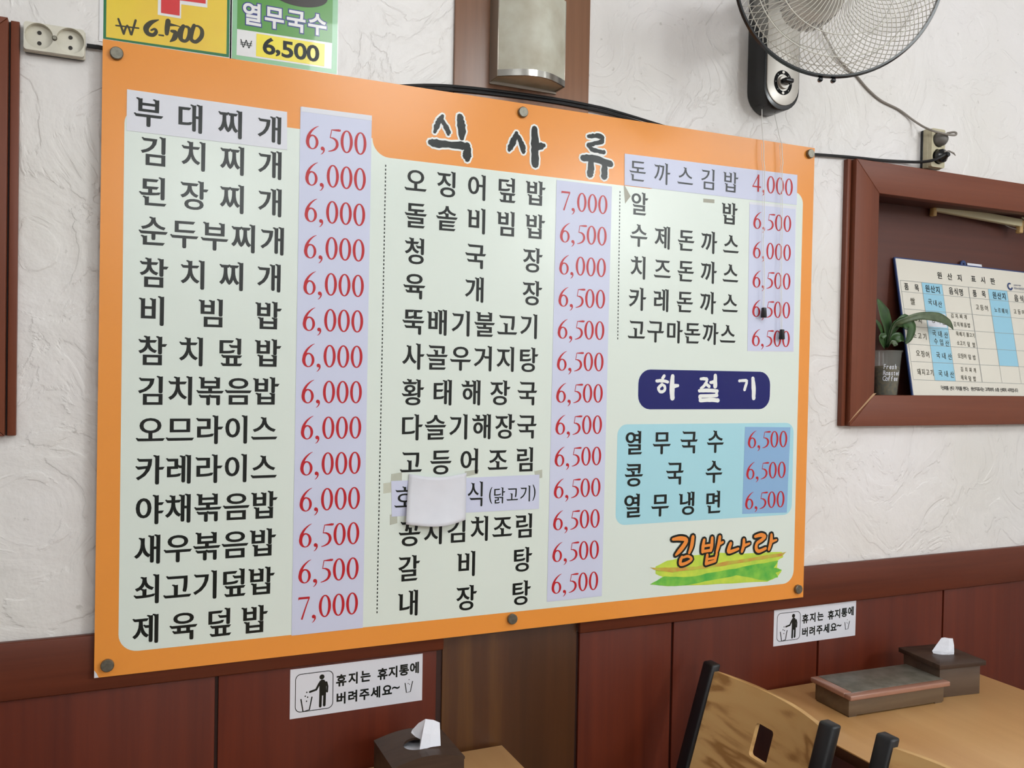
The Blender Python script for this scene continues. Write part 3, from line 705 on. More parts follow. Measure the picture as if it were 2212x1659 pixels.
# ---------------------------------------------------------------- litter notices on the wainscot
def notice(px, label):
    pl0 = Plane((0, .0197, 0), (1, 0, 0), (0, 0, 1)); q = [pl0.px(*p) for p in px]      # tl tr br bl
    o = pl0.at(*q[3]); pl = Plane(o, pl0.at(*q[2])-o, pl0.at(*q[0])-o)
    Wd = (pl0.at(*q[2])-o).length; Hd = ((pl0.at(*q[0])-o).dot(pl.v)+(pl0.at(*q[1])-o).dot(pl.v))/2
    t = thing('litter_notice', label, 'sign', 'litter notices')
    flat('notice_sheet', pl, [[(0, 0), (Wd, 0), (Wd, Hd), (0, Hd)]], .0005, 'lilac_white', t, thick=.0004)
    P = lambda a, b: (a*Wd, (1-b)*Hd)
    fr = rrect(.036*Wd, .313*Wd, .11*Hd, .89*Hd, .012); fi = rrect(.041*Wd, .308*Wd, .125*Hd, .875*Hd, .0108)
    flat('picture_border', pl, [fr, fi], .0008, 'ink', t)
    S = []
    def st(pts, wd, cap=3): S.append(stroke([(*P(a, b), wd*Wd) for a, b in pts], 1, cap))
    st([(.232, .345), (.236, .40), (.236, .54)], .050); st([(.212, .345), (.188, .47)], .016); st([(.188, .47), (.142, .50)], .015)
    st([(.262, .345), (.270, .43), (.268, .54)], .014); st([(.2215, .50), (.219, .82)], .020); st([(.2505, .50), (.248, .81)], .020)
    S.append(ellipse(*P(.229, .225), .0185*Wd, .0185*Wd, 20))
    strokes('person_pictogram', pl, S, .0008, 'ink', t); S = []
    st([(.078, .62), (.094, .88), (.140, .86), (.158, .60)], .009, 0)
    for a, b in ((.120, .50), (.109, .575), (.126, .60), (.119, .68)): S.append([P(a-.006, b), P(a, b+.02), P(a+.006, b), P(a, b-.02)])
    strokes('bin_pictogram', pl, S, .0008, 'ink', t, kind='stuff'); S = []
    st([(.862, .58), (.874, .79), (.905, .78), (.922, .56)], .007, 0)
    for a, b in ((.893, .52), (.887, .60), (.897, .62)): S.append([P(a-.004, b), P(a, b+.014), P(a+.004, b), P(a, b-.014)])
    strokes('small_bin_pictogram', pl, S, .0008, 'ink', t, kind='stuff')
    k = Ink(pl, .0008)
    k.row('휴지는', P(.372, .345), P(.555, .325), .0250, .0262, .034); k.row('휴지통에', P(.685, .325), P(.935, .285), .0250, .0262, .034)
    k.row('버려주세요', P(.372, .715), P(.722, .675), .0250, .0262, .034); k.row('~', P(.79, .655), P(.79, .655), .03, .03, .02)
    k.done('notice_lettering', 'ink', t)
notice([(628.7, 1446.4), (914.4, 1411.3), (911.5, 1512.2), (625.8, 1553.8)], 'white litter notice below the left half of the menu board')
notice([(1670.5, 1322), (1847.5, 1293), (1847, 1372.5), (1670, 1396.5)], 'white litter notice below the right end of the menu board')

# ---------------------------------------------------------------- posters above the board
PP = Plane((0, WY-.0015, 0), (1, 0, 0), (0, 0, 1))
c9 = lambda x, y: PP.px(190+x/3.881, y/3.881)
TOPZ = 1.50
po = thing('price_poster', 'yellow poster in a dark green border with hand-written price', 'poster')
def ext(a, b): return [a, b, (b[0], TOPZ), (a[0], TOPZ)]
flat('clear_sleeve', PP, [ext(c9(93, 345), (c9(1200, 480)[0], c9(1200, 490)[1]))], .0002, 'poster_white', po, thick=.0002)
flat('green_border', PP, [ext(c9(128, 325), c9(1183, 482))], .0006, 'poster_dkgreen', po, thick=.0002)
flat('yellow_sheet', PP, [[c9(152, 312), c9(1160, 455), (c9(1160, 455)[0], TOPZ-.006), (c9(152, 312)[0], TOPZ-.006)]], .0009, 'poster_yellow', po)
a = c9(585, 125); b_ = c9(780, 158); c_ = c9(795, 40); d_ = c9(1000, 66)
flat('red_shape_outline', PP, [[a, b_, (b_[0], c_[1]), d_, (d_[0], d_[1]+.06), (a[0]-.045, d_[1]+.065), (a[0]-.045, d_[1]+.02), (a[0], d_[1]+.02)]], .0012, 'poster_white', po)
a = c9(612, 110); b_ = c9(768, 134); c_ = c9(770, 5); d_ = c9(986, 34)
flat('red_shape', PP, [[a, b_, (b_[0], c_[1]), d_, (d_[0], d_[1]+.045), (a[0]-.038, d_[1]+.05), (a[0]-.038, d_[1]+.022), (a[0], d_[1]+.022)]], .0015, 'poster_red', po)
mk = lambda pts: stroke([(*c9(x, y), wd*.00092/3.881) for x, y, wd in pts], 4, 3)
S = [mk(p) for p in ([(255, 160, 16), (300, 285, 18)], [(300, 285, 16), (330, 215, 16), (360, 290, 16)], [(365, 292, 16), (400, 172, 18)], [(235, 215, 12), (425, 238, 12)],
     [(592, 168, 8), (530, 190, 34), (488, 235, 44), (500, 280, 36), (545, 295, 30), (572, 270, 28), (560, 245, 20), (530, 255, 14)],
     [(595, 295, 12), (632, 300, 14)], [(672, 178, 40), (664, 240, 40), (660, 285, 30)], [(665, 205, 34), (735, 215, 12), (770, 225, 8)],
     [(700, 262, 22), (735, 275, 36), (725, 320, 40), (690, 350, 10)], [(800, 220, 30), (775, 270, 46), (780, 330, 34), (820, 345, 26), (850, 300, 34), (845, 235, 24), (800, 222, 16)],
     [(890, 215, 30), (872, 265, 34), (865, 330, 32), (905, 352, 30), (950, 310, 34), (955, 255, 30), (925, 222, 18), (890, 220, 14)])]
strokes('handwritten_price', PP, S, .0012, 'marker', po)
pg = thing('price_poster', 'green noodle poster with white lettering beside the yellow poster', 'poster')
flat('clear_sleeve', PP, [[c9(1188, 488), c9(2092, 640), (c9(2092, 640)[0], TOPZ+.01), (c9(1188, 488)[0], TOPZ+.01)]], .0002, 'poster_white', pg, thick=.0002)
flat('mint_border', PP, [[c9(1206, 490), c9(2086, 622), (c9(2086, 622)[0], TOPZ), (c9(1206, 490)[0], TOPZ)]], .0006, 'poster_mint', pg, thick=.0002)
flat('green_sheet', PP, [[c9(1250, 244), c9(2046, 362), (c9(2046, 362)[0], TOPZ-.01), (c9(1250, 244)[0], TOPZ-.01)]], .0009, 'poster_green', pg)
flat('white_band', PP, [[c9(1245, 462), c9(2040, 580), c9(2046, 362), c9(1250, 244)]], .0009, 'poster_white', pg)
flat('lemon_label', PP, [[c9(1408, 472), c9(1980, 558), c9(1984, 372), c9(1412, 282)]], .0012, 'poster_lemon', pg)
cx, cz = c9(1765, -60)
flat('printed_bowl', PP, [ellipse(cx, cz-.002, .060, .026, 40)], .0012, 'bowl_black', pg)
flat('printed_noodles', PP, [ellipse(cx, cz+.010, .044, .012, 40)], .0014, 'poster_yellow', pg)
k = Ink(PP, .0012); k.row('열무국수', c9(1375, 120), c9(1922, 208), .0435, .0470, .075); k.done('lettering_outline', 'poster_navy', pg)
k = Ink(PP, .0015); k.row('열무국수', c9(1375, 120), c9(1922, 208), .0435, .0470, .028); k.done('title_lettering', 'poster_white', pg)
k = Ink(PP, .0015)
for ch, x, y in (('6', 1518, 388), (',', 1592, 448), ('5', 1672, 418), ('0', 1780, 432), ('0', 1885, 448)):
    k.row(ch, c9(x, y), c9(x, y), .054, .046, .024)
k.row('₩', c9(1326, 370), c9(1326, 370), .026, .0225, .012); k.done('price_lettering', 'ink', pg)

# ---------------------------------------------------------------- sconce on the pillar
sc = thing('wall_sconce', 'frosted curved wall lamp on the walnut pillar above the menu board', 'wall lamp')
X0, X1 = .789, .957; z0, z1 = 1.243, 1.437; yb = .0215
boxo('back_plate', 'sconce_metal', (X0, X1, yb-.004, yb, z0-.004, z1+.004), sc)
def arcpts(x0, x1, yf, bul, n=20): return [(x0+(x1-x0)*i/n, yf-bul*math.sin(PI*i/n)) for i in range(n+1)]
for xx in (X0, X1-.003):
    boxo('side_plate', 'sconce_metal', (xx, xx+.003, -.026, yb-.004, z0, z1), sc, bevel=.0005)
g = MB(); A = arcpts(X0+.002, X1-.002, -.026, .036); n = len(A)
vs = [(x, y, z) for z in (z0+.012, z1) for x, y in A]+[(x, y+.003, z) for z in (z0+.012, z1) for x, y in A]
fs = [(i, i+1, n+i+1, n+i) for i in range(n-1)]+[(2*n+i, 3*n+i, 3*n+i+1, 2*n+i+1) for i in range(n-1)]
fs += [(i, 2*n+i, 2*n+i+1, i+1) for i in range(n-1)]+[(n+i, n+i+1, 3*n+i+1, 3*n+i) for i in range(n-1)]+[(0, n, 3*n, 2*n), (n-1, 3*n-1, 4*n-1, 2*n-1)]
g.add(vs, fs); g.obj('glass_shade', 'sconce_glass', sc, smooth=True)
g = MB(); A = arcpts(X0+.001, X1-.001, -.0275, .0375); vs = [(x, y, z) for z in (z0, z0+.014) for x, y in A]+[(x, y+.005, z) for z in (z0, z0+.014) for x, y in A]
g.add(vs, fs); g.obj('chrome_rim', 'steel', sc, smooth=True, label='shiny chrome rim')
g = MB(); A = arcpts(X0+.003, X1-.003, -.024, .033); poly = [(x, y) for x, y in A]+[(X1-.003, yb-.004), (X0+.003, yb-.004)]
m_ = len(poly); g.add([(x, y, z0+.003) for x, y in poly]+[(x, y, z0+.006) for x, y in poly], [tuple(range(m_)), tuple(range(m_, 2*m_))[::-1]]+[(i, (i+1) % m_, (i+1) % m_+m_, i+m_) for i in range(m_)])
g.obj('bottom_diffuser', 'sconce_glass', sc)

# ---------------------------------------------------------------- sockets and cables
def socket_box(t, x0, x1, z0, z1, yf, holes, rad, mface, plugs=()):
    """ivory surface socket: black base, body with round wells, pin holes"""
    pl = Plane((0, yf, 0), (1, 0, 0), (0, 0, 1))
    boxo('base', 'black_plastic', (x0+.001, x1-.001, WY-.010, WY-.0005, z0+.001, z1-.001), t, bevel=.003)
    boxo('rear_body', mface, (x0, x1, yf+.012, WY-.010, z0, z1), t, bevel=.003)
    outer = rrect(x0+.0015, x1-.0015, z0+.0015, z1-.0015, .005)
    solid('front_plate', [outer]+[ellipse(u, v, rad, rad, 32, False) for u, v in holes], lambda u, v, s: pl.at(u, v, 0 if s == 0 else -.0125), mface, t)
    for u, v in holes:
        for d in (-.0095, .0095):
            mb = MB(); mb.lathe([(.0036, 0), (.0036, .0006)], 14, Matrix.Translation((u, yf+.0115, v+d)) @ Matrix.Rotation(PI/2, 4, 'X')); mb.obj('pin_hole', 'hole', t)
so = thing('wall_socket', 'ivory double socket lying level left of the menu board', 'socket')
socket_box(so, -.130, -.028, 1.160, 1.213, .003, [(-.104, 1.188), (-.053, 1.188)], .0232, 'ivory')
mb = MB(); mb.lathe([(.0045, 0), (.0045, .002), (.003, .0035)], 14, Matrix.Translation((-.0785, .003, 1.188)) @ Matrix.Rotation(PI/2, 4, 'X')); mb.obj('centre_screw', 'bolt', so)
so = thing('wall_socket', 'yellowed upright double socket with two plugs above the framed niche', 'socket')
SX0, SX1, SZ0, SZ1, SY = 2.136, 2.192, 1.196, 1.308, -.010
socket_box(so, SX0, SX1, SZ0, SZ1, SY, [(2.164, 1.276), (2.164, 1.228)], .0215, 'ivory_dark')
rot = Matrix.Rotation(PI/2, 4, 'X')
bk = thing('black_cable', 'black power cable running from the left socket behind the menu board to the right socket', 'cable')
def smooth3(pts, seg=6): return [Vector(p) for p in catmull([tuple(p) for p in pts], seg)]
def cable(pts, r, m, name, t, n=8, seg=6): mb = MB(); mb.tube(smooth3(pts, seg), r, n); return mb.obj(name, m, t, smooth=True)
yc = WY-.010
L1 = [Vector((-.026, yc, W(184, 98, yc).z))]+[W(x, y, yc) for x, y in ((205, 101), (222, 104), (300, 126), (600, 175), (860, 194), (930, 192), (1000, 196), (1100, 207), (1200, 221), (1280, 236), (1340, 251), (1500, 300), (1700, 330), (1765, 334), (1842, 340), (1900, 346), (1950, 349))]
L1 = [(p if isinstance(p, Vector) else Vector(p)) for p in L1]
L1 += [W(1985, 350, .004), W(2012, 347, -.022), W(2030, 340, -.034), W(2040, 334, -.036)]
cable(L1, .0042, 'black_cable', 'cable', bk)
cable([p+Vector((0, 0, .008)) for p in L1[5:13]], .0035, 'black_cable', 'second_cable', bk)
mb = MB(); mb.lathe([(.019, -.004), (.020, .004), (.019, .016), (.010, .024), (.006, .034)], 20, Matrix.Translation((2.166, SY, 1.228)) @ rot); mb.obj('plug', 'black_plastic', bk, smooth=True)
mb = MB(); mb.tube([W(2040, 328, -.036), W(2050, 326, -.038), W(2060, 331, -.040), W(2064, 336, -.038)], [.002, .002, .0025, .001], 6); mb.obj('loose_tie', 'grey_cable', bk)

# ---------------------------------------------------------------- wall fan
fan = thing('wall_fan', 'black and silver wall fan with round wire guard above the menu board', 'fan')
FX = (1.515, 1.628); FB, FT = 1.272, 1.62; ff = -.037
def stadium(x0, x1, z0, z1, n=14):
    r = (x1-x0)/2; cx = (x0+x1)/2
    return [(cx+r*math.cos(PI+PI*i/n), z0+r+r*math.sin(PI+PI*i/n)) for i in range(n+1)]+[(cx+r*math.cos(PI*i/n), z1-r+r*math.sin(PI*i/n)) for i in range(n+1)]
FP = Plane((0, ff, 0), (1, 0, 0), (0, 0, 1))
solid('housing', [stadium(*FX, FB, FT)], lambda u, v, s: FP.at(u, v, 0 if s == 0 else ff-WY+.0005), 'black_plastic', fan, smooth=True, bevel=.004)
solid('silver_face', [stadium(FX[0]+.007, FX[1]-.004, FB+.012, FT-.01)], lambda u, v, s: FP.at(u, v, .003 if s == 0 else -.001), 'silver', fan, bevel=.001)
du, dv = FP.px(1689.6, 178.6); dv -= .001
solid('dial_ring', [ellipse(du, dv, .0285, .0310, 36), ellipse(du, dv, .0195, .0215, 36, False)], lambda u, v, s: FP.at(u, v, .0042 if s == 0 else .0025), 'dial_black', fan)
for a in range(8):
    r_ = .0242; an = PI/8*2*a+PI/2; big = a % 4 == 0
    flat('dial_mark', FP, [ellipse(du+r_*math.cos(an), dv+r_*1.08*math.sin(an), .0040 if a in (0, 4) else .0008, .0034 if a in (0, 4) else .0014, 12)], .0046, 'silver', fan)
mb = MB(); mb.lathe([(.0165, .003), (.0165, .008), (.0155, .010)], 26, Matrix.Translation((du, ff, dv)) @ rot); mb.obj('knob_base', 'silver', fan, smooth=True)
boxo('knob', 'black_plastic', (du-.014, du+.014, ff-.030, ff-.008, dv-.006, dv+.006), fan, bevel=.004)
az, el = -.45, -.10; FR = .218
FC = Vector((1.405, -.40, 1.448)); fn = Vector((math.sin(az)*math.cos(el), -math.cos(az)*math.cos(el), math.sin(el)))
fa = Vector((math.cos(az), math.sin(az), 0)); fb = fn.cross(fa)
FM = Matrix(((fa.x, fb.x, fn.x, FC.x), (fa.y, fb.y, fn.y, FC.y), (fa.z, fb.z, fn.z, FC.z), (0, 0, 0, 1)))
mb = MB(); mb.lathe([(.02, -.275), (.050, -.265), (.060, -.235), (.064, -.15), (.058, -.105), (.02, -.09)], 32, FM); mb.obj('motor_housing', 'motor', fan, smooth=True)
mb = MB()
for i in range(24):
    a = 2*PI*i/24; mb.box(-.0025, .0025, .0625, .0655, -.225, -.15, FM @ Matrix.Rotation(a, 4, 'Z'))
mb.obj('cooling_vents', 'motor_dark', fan, kind='stuff')
nb = FM @ Vector((0, 0, -.2))
mb = MB(); mb.tube([Vector((1.572, -.03, 1.56)), Vector((1.572, -.07, 1.565)), nb*.5+Vector((1.572, -.10, 1.56))*.5, nb], [.026, .026, .024, .03], 16); mb.obj('swivel_neck', 'black_plastic', fan, smooth=True)
mb = MB(); mb.lathe([(.0, .012), (.02, .010), (.028, 0), (.028, -.03)], 24, FM, cap=False); mb.obj('hub', 'motor', fan, smooth=True)
for k_ in range(3):
    a0 = math.radians(100+120*k_); vs = []; nr, na = 8, 8
    for i in range(nr+1):
        r = .026+(.19-.026)*i/nr
        for j in range(na+1):
            s = j/na-.5; wd = math.radians(30+26*math.sin(PI*min(1, i/nr*.85+.1)))
            an = a0+s*wd*2+.35*(i/nr)
            vs.append(FM @ Vector((r*math.cos(an), r*math.sin(an), -.018+.022*s*2)))
    fs = [(i*(na+1)+j, i*(na+1)+j+1, (i+1)*(na+1)+j+1, (i+1)*(na+1)+j) for i in range(nr) for j in range(na)]
    o = mesh_obj('blade', vs, fs, 'smoke', fan, smooth=True); md = o.modifiers.new('thickness', 'SOLIDIFY'); md.thickness = .0018
def gpt(r, z, a): return FM @ Vector((r*math.cos(a), r*math.sin(a), z))
def guard(name, zc, sw, n, z_in, r_in):
    mb = MB(); out = []
    for i in range(n):
        a = 2*PI*i/n; pts = []
        for s in range(9):
            t = s/8; r = r_in+(FR-.004-r_in)*t
            z = zc*(1-.0)*math.cos(PI/2*t**1.8)+(z_in-zc)*(1-t)*.3
            pts.append(gpt(r, z, a+sw*(1-t)**1.0*t**.3*1.2))
        mb.tube(pts, .00085, 4, cap=False)
    for rr, zz in ((.145, zc*math.cos(PI/2*(.57**1.8))), (.185, zc*math.cos(PI/2*(.77**1.8)))):
        mb.tube([gpt(rr, zz, 2*PI*j/64) for j in range(64)], .0011, 5, closed=True)
    return mb.obj(name, 'wire', fan, smooth=True, kind='stuff')
guard('front_wire_guard', .062, .50, 88, .066, .048)
guard('back_wire_guard', -.078, -.45, 88, -.08, .060)
mb = MB(); mb.lathe([(.0, .070), (.040, .069), (.050, .066), (.050, .062), (.0, .062)], 36, FM, cap=False); mb.obj('guard_badge_disc', 'silver', fan, smooth=True)
mb = MB(); mb.lathe([(FR-.004, -.0065), (FR, -.0075), (FR+.003, 0), (FR, .0075), (FR-.004, .0065), (FR-.004, -.0065)], 96, FM, cap=False); mb.obj('guard_rim', 'black_plastic', fan, smooth=True)
an0 = None
for px, py in ((1772, 167), (1798, 166)):
    cands = [gpt(FR+.007, 0, 2*PI*j/360) for j in range(360)]
    best = min((p for p in cands if p.z < FC.z), key=lambda p: abs(1106+FPX*(p-CP).dot(CR)/(p-CP).dot(CF)-px))
    mb = MB(); mb.lathe([(.002, -.006), (.005, -.004), (.005, .004), (.002, .006)], 12, Matrix.Translation(best) @ FM.to_quaternion().to_matrix().to_4x4()); mb.obj('rim_clip', 'black_plastic', fan, smooth=True)
# grey supply cord of the fan with its plug
L2 = [FM @ Vector((.0, -.03, -.22))]+[W(*p) for p in ((1755, 37, -.02), (1777, 68, .012), (1806, 120, .022), (1831, 149, .024), (1849, 163, .025), (1874, 192, .025), (1903, 217, .025), (1942, 237, .025), (1973, 260, .02), (1997, 275, -.005), (2020, 284, -.03), (2045, 290, -.042), (2062, 292, -.050), (2066, 288, -.052), (2060, 285.5, -.048), (2045, 288, -.036))]
cable(L2, .0030, 'grey_cable', 'power_cord', fan)
mb = MB(); mb.lathe([(.0185, -.006), (.0195, .002), (.018, .014), (.012, .022), (.006, .026)], 20, Matrix.Translation((2.166, SY, 1.276)) @ rot); mb.obj('plug', 'motor_dark', fan, smooth=True)
yk = -.014
for L, pk in (([(1672, 240, -.004), (1678, 268, -.008), (1684, 296, -.012), (1689, 312, yk), (1690, 340, yk), (1691.5, 352, yk), (1689.5, 362, yk), (1690, 480, yk), (1688, 600, yk), (1689, 712, yk)], (1689, 722)),
              ([(1646, 236, -.004), (1646, 268, -.008), (1648, 296, -.012), (1650, 310, yk), (1650, 345, yk), (1652, 362, yk), (1651, 480, yk), (1649, 520, yk), (1652, 600, yk), (1650, 664, yk)], (1650, 675))):
    mb = MB(); mb.tube([W(*p) for p in L], .0011, 6); c = mb.obj('pull_cord', 'string', fan, smooth=True)
    mb = MB(); mb.tube([W(p[0]-5+4*(i/9), p[1], yk+.001) for i, p in enumerate(L[3:])], .0005, 5); mb.obj('thin_cord_strand', 'string', c)
    u = W(*pk, yk)
    mb = MB(); mb.lathe([(.0050, .0125), (.0062, .0115), (.0078, -.0115), (.0070, -.0135)], 16, Matrix.Translation(u)); mb.obj('pull_knob', 'black_plastic', c, smooth=True)

# ---------------------------------------------------------------- inside the niche: lamp batten, origin sign, plant
lt = thing('tube_lamp_holder', 'cream lamp batten without a tube under the top of the framed niche', 'lamp fitting')
A = W(2016, 440, .115); B = W(2206, 476, .085); d = (B-A); Ln = d.length; dx = d.normalized(); dy = dx.cross(Vector((0, 0, 1))).normalized(); dz = dy.cross(dx)*-1
if dz.z < 0: dz = -dz
LM = Matrix(((dx.x, dy.x, dz.x, A.x), (dx.y, dy.y, dz.y, A.y), (dx.z, dy.z, dz.z, A.z), (0, 0, 0, 1)))
boxo('batten_body', 'batten', (.004, Ln-.004, -.010, .010, -.022, .002), lt, bevel=.003, mt=LM)
boxo('end_holder', 'batten_cap', (-.004, .010, -.009, .009, -.038, .000), lt, bevel=.003, mt=LM)
boxo('end_holder', 'batten_cap', (Ln-.012, Ln+.004, -.009, .009, -.042, .000), lt, bevel=.003, mt=LM)
cable([LM @ Vector(p) for p in ((Ln, 0, .01), (Ln+.02, 0, .006), (Ln+.06, 0, .012), (Ln+.12, .01, .004))], .003, 'batten', 'lead_wire', lt)
cable([LM @ Vector(p) for p in ((Ln-.01, 0, -.02), (Ln-.05, -.004, -.016), (Ln-.09, -.006, -.006), (Ln-.06, -.006, -.022), (Ln-.01, -.002, -.030), (Ln+.06, 0, -.018))], .0012, 'grey_cable', 'loose_wire', lt)

TL = W(1928.5, 554.5, .118); TR = W(2212, 587, .118); BL = W(1973, 848, .034); BL = TL+(BL-TL)*1.03
SP = Plane(BL, TR-TL, TL-BL); SW = .70; SH = (TL-BL).length
sg = thing('origin_sign', 'white food origin board with blue columns leaning inside the framed niche', 'sign')
u0 = SP.px(1928.5, 554.5)[0]*.5
flat('sign_border', SP, [rrect(u0, u0+SW, 0, SH, .004)], 0, 'sign_navy', sg, thick=.005)
flat('sign_face', SP, [rrect(u0+.004, u0+SW-.004, .004, SH-.004, .003)], .0004, 'sign_white', sg)
c4 = lambda x, y: SP.px(1780+x/2.5926, 320+y/2.5926)
gu = [c4(x, y)[0] for x, y in ((425, 740), (545, 757), (660, 770), (808, 786), (918, 800), (1025, 812))]; gu.append(gu[5]+gu[3]-gu[2])
gv = [c4(x, y)[1] for x, y in ((425, 740), (438, 803), (448, 900), (465, 998), (482, 1098), (495, 1195), (505, 1297))]
def sq(a, b, c, d): return [(a, c), (b, c), (b, d), (a, d)]
flat('blue_column', SP, [sq(gu[1], gu[2], gv[6], gv[0])], .0007, 'sign_blue', sg); flat('blue_column', SP, [sq(gu[4], gu[5], gv[5], gv[0])], .0007, 'sign_blue', sg)
flat('white_patch', SP, [sq(gu[1]+.004, gu[2]-.004, gv[3]+.004, gv[2]-.006)], .0010, 'lilac_white', sg)
q = []
for i, v in enumerate(gv): q.append(sq(gu[0], gu[6], v-.0006, v+.0006))
for i, u in enumerate(gu):
    ww = .0012 if i == 3 else .0005; q.append(sq(u-ww, u+ww, gv[6], gv[0]))
strokes('table_rules', SP, q, .0011, 'sign_line', sg)
def words(lst, m='ink', name='sign_lettering', h=.0014):
    k = Ink(SP, h)
    for text, a, b, sx, sy, st in lst: k.row(text, c4(*a), c4(*b), sx, sy, st)
    k.done(name, m, sg)
words([('원산지', (645, 713), (757, 727), .0235, .0235, .012), ('표시판', (835, 732), (943, 746), .0235, .0235, .012)], name='title_lettering')
words([('품목', (460, 776), (518, 783), .0195, .0235, .014), ('원산지', (577, 786), (635, 795), .0215, .0245, .012), ('음식명', (710, 800), (766, 808), .0205, .0245, .012),
       ('품목', (842, 814), (893, 819), .0195, .0235, .014), ('원산지', (952, 824), (1005, 831), .0205, .0245, .012), ('음식명', (1075, 840), (1135, 848), .0215, .0245, .012)], name='header_lettering')
words([('쌀', (495, 858), (495, 858), .022, .024, .006), ('국내산', (592, 862), (648, 875), .019, .021, .006),
       ('김치', (508, 950), (535, 965), .019, .021, .006), ('중국산', (610, 962), (668, 972), .019, .022, .006),
       ('김치찌개', (716, 938), (790, 946), .0135, .016, .007), ('김치볶음밥', (730, 985), (810, 993), .0135, .016, .007),
       ('소고기', (505, 1047), (562, 1056), .018, .021, .006), ('국내산', (615, 1037), (682, 1047), .018, .021, .006), ('수입산', (625, 1082), (688, 1094), .018, .021, .006),
       ('뚝배기', (745, 1040), (780, 1044), .0125, .016, .007), ('불고기', (803, 1045), (835, 1050), .0125, .016, .007), ('소고기', (750, 1090), (782, 1095), .0125, .016, .007), ('덮밥', (808, 1098), (838, 1102), .0135, .017, .007),
       ('오징어', (525, 1147), (578, 1157), .018, .021, .006), ('국내산', (637, 1160), (703, 1168), .018, .021, .006), ('오징어', (755, 1162), (788, 1166), .0135, .017, .007), ('덮밥', (814, 1170), (840, 1173), .0135, .017, .007),
       ('돼지고기', (530, 1253), (602, 1258), .016, .021, .006), ('국내산', (650, 1262), (715, 1268), .018, .021, .006),
       ('김치찌개', (770, 1238), (842, 1245), .0125, .016, .007), ('제육', (772, 1285), (792, 1287), .0125, .016, .007), ('덮밥', (815, 1290), (842, 1292), .0135, .017, .007),
       ('고등어', (857, 890), (908, 897), .017, .020, .006), ('노르웨이', (960, 905), (1020, 915), .014, .018, .007), ('고등어조림', (1068, 915), (1160, 925), .015, .018, .007)], 'marker', 'handwritten_lettering')
k = Ink(SP, .0014); a_ = c4(645, 1352); k.line('「신뢰를 산다 가치를 판다」 원산지표시는 고객과의 소중한 신뢰의 시작입니다'.replace('한', '').replace('카', ''), a_[0], a_[1], .0118, .0135, .012, adv=.80); k.done('footer_lettering', 'ink', sg)
ea = c4(1040, 775); S = [stroke([(ea[0]+.010*math.cos(t), ea[1]+.010*math.sin(t), .0035+.003*math.sin((t-1)/2)) for t in [1+5*i/12 for i in range(13)]], 1, 0)]
strokes('crescent_emblem', SP, S, .0014, 'sign_navy', sg)
k = Ink(SP, .0014); e1 = c4(1060, 771); e2 = c4(1060, 789); k.line('농림축산식품부', *e1, .006, .006, 0, adv=.85); k.line('국립농산물품질관리원', *e2, .0075, .008, 0, adv=.85); k.done('emblem_lettering', 'sign_navy', sg)
hk = c4(780, 652); mb = MB(); pv = SP.at(hk[0], SH+.002, -.001)
mb.lathe([(.004, -.002), (.012, -.002), (.012, .002), (.004, .002), (.004, -.002)], 24, Matrix.Translation(pv) @ rot, cap=False); mb.obj('hanging_ring', 'sign_navy', sg, smooth=True)
flat('label_tab', SP, [sq(hk[0]+.02, hk[0]+.085, SH-.006, SH+.008)], -.001, 'lilac_white', sg, thick=.001)

pt = thing('potted_plant', 'small green plant in a clear plastic coffee cup beside the origin sign', 'plant')
cx0 = W(1914, 800, .075).x; cy0 = .074
cz0 = LEDGE+.001; ch_ = W(1914, 757, cy0).z-cz0
mb = MB(); P_ = [(.030, 0), (.031, .002), (.041, ch_-.006), (.044, ch_-.004), (.044, ch_), (.0405, ch_), (.0395, ch_-.006), (.0298, .003), (.0, .003)]
mb.lathe(P_, 36, Matrix.Translation((cx0, cy0, cz0)), cap=True); mb.obj('clear_cup', 'cup', pt, smooth=True)
mb = MB(); mb.lathe([(.0285, .0035), (.036, ch_*.62), (.030, ch_*.66), (.0, ch_*.68)], 28, Matrix.Translation((cx0, cy0, cz0))); so_ = mb.obj('soil_and_roots', 'soil', pt, smooth=True)
k = Ink(Plane((cx0-.020, cy0-.0415, cz0), (1, .0, 0), (0, 0, 1)), 0)
for i, (t_, zz, sz) in enumerate((('Fresh', .60, .019), ('Roasted', .47, .018), ('Coffee', .35, .019))): k.line(t_, -.019, ch_*zz, sz*.72, sz*1.05, .02)
vs_ = []
for p in k.v:      # wrap the print round the cup
    dxx = p.x-cx0; rr = .031+(.0405-.031)*(p.z-cz0)/ch_+.0006; a = dxx/rr; vs_.append(Vector((cx0+rr*math.sin(a), cy0-rr*math.cos(a), p.z)))
k.v = vs_; k.done('cup_lettering', 'lilac_white', pt)
def leaf(pts, wd, m='leaf', droop=.25):
    """pts: (px, py, depth y); wd: widths along the blade"""
    P3 = smooth3([W(*p) for p in pts], 5); n = len(P3); vs = []
    for i, p in enumerate(P3):
        t = i/(n-1); tg = (P3[min(i+1, n-1)]-P3[max(i-1, 0)]).normalized(); sd = tg.cross(Vector((.25, -1, .1))).normalized()
        f = t*(len(wd)-1); j = min(int(f), len(wd)-2); wv = wd[j]+(wd[j+1]-wd[j])*(f-j)
        up = Vector((0, -1, 0))
        for s in (-1, -.5, 0, .5, 1): vs.append(p+sd*(s*wv*.72)+up*(abs(s)*wv*droop))
    fs = [(i*5+j, i*5+j+1, (i+1)*5+j+1, (i+1)*5+j) for i in range(n-1) for j in range(4)]
    o = mesh_obj('leaf', vs, fs, m, pt, smooth=True); md = o.modifiers.new('thickness', 'SOLIDIFY'); md.thickness = .0007
q4 = lambda x, y, d: (1780+x/2.5926, 320+y/2.5926, d)
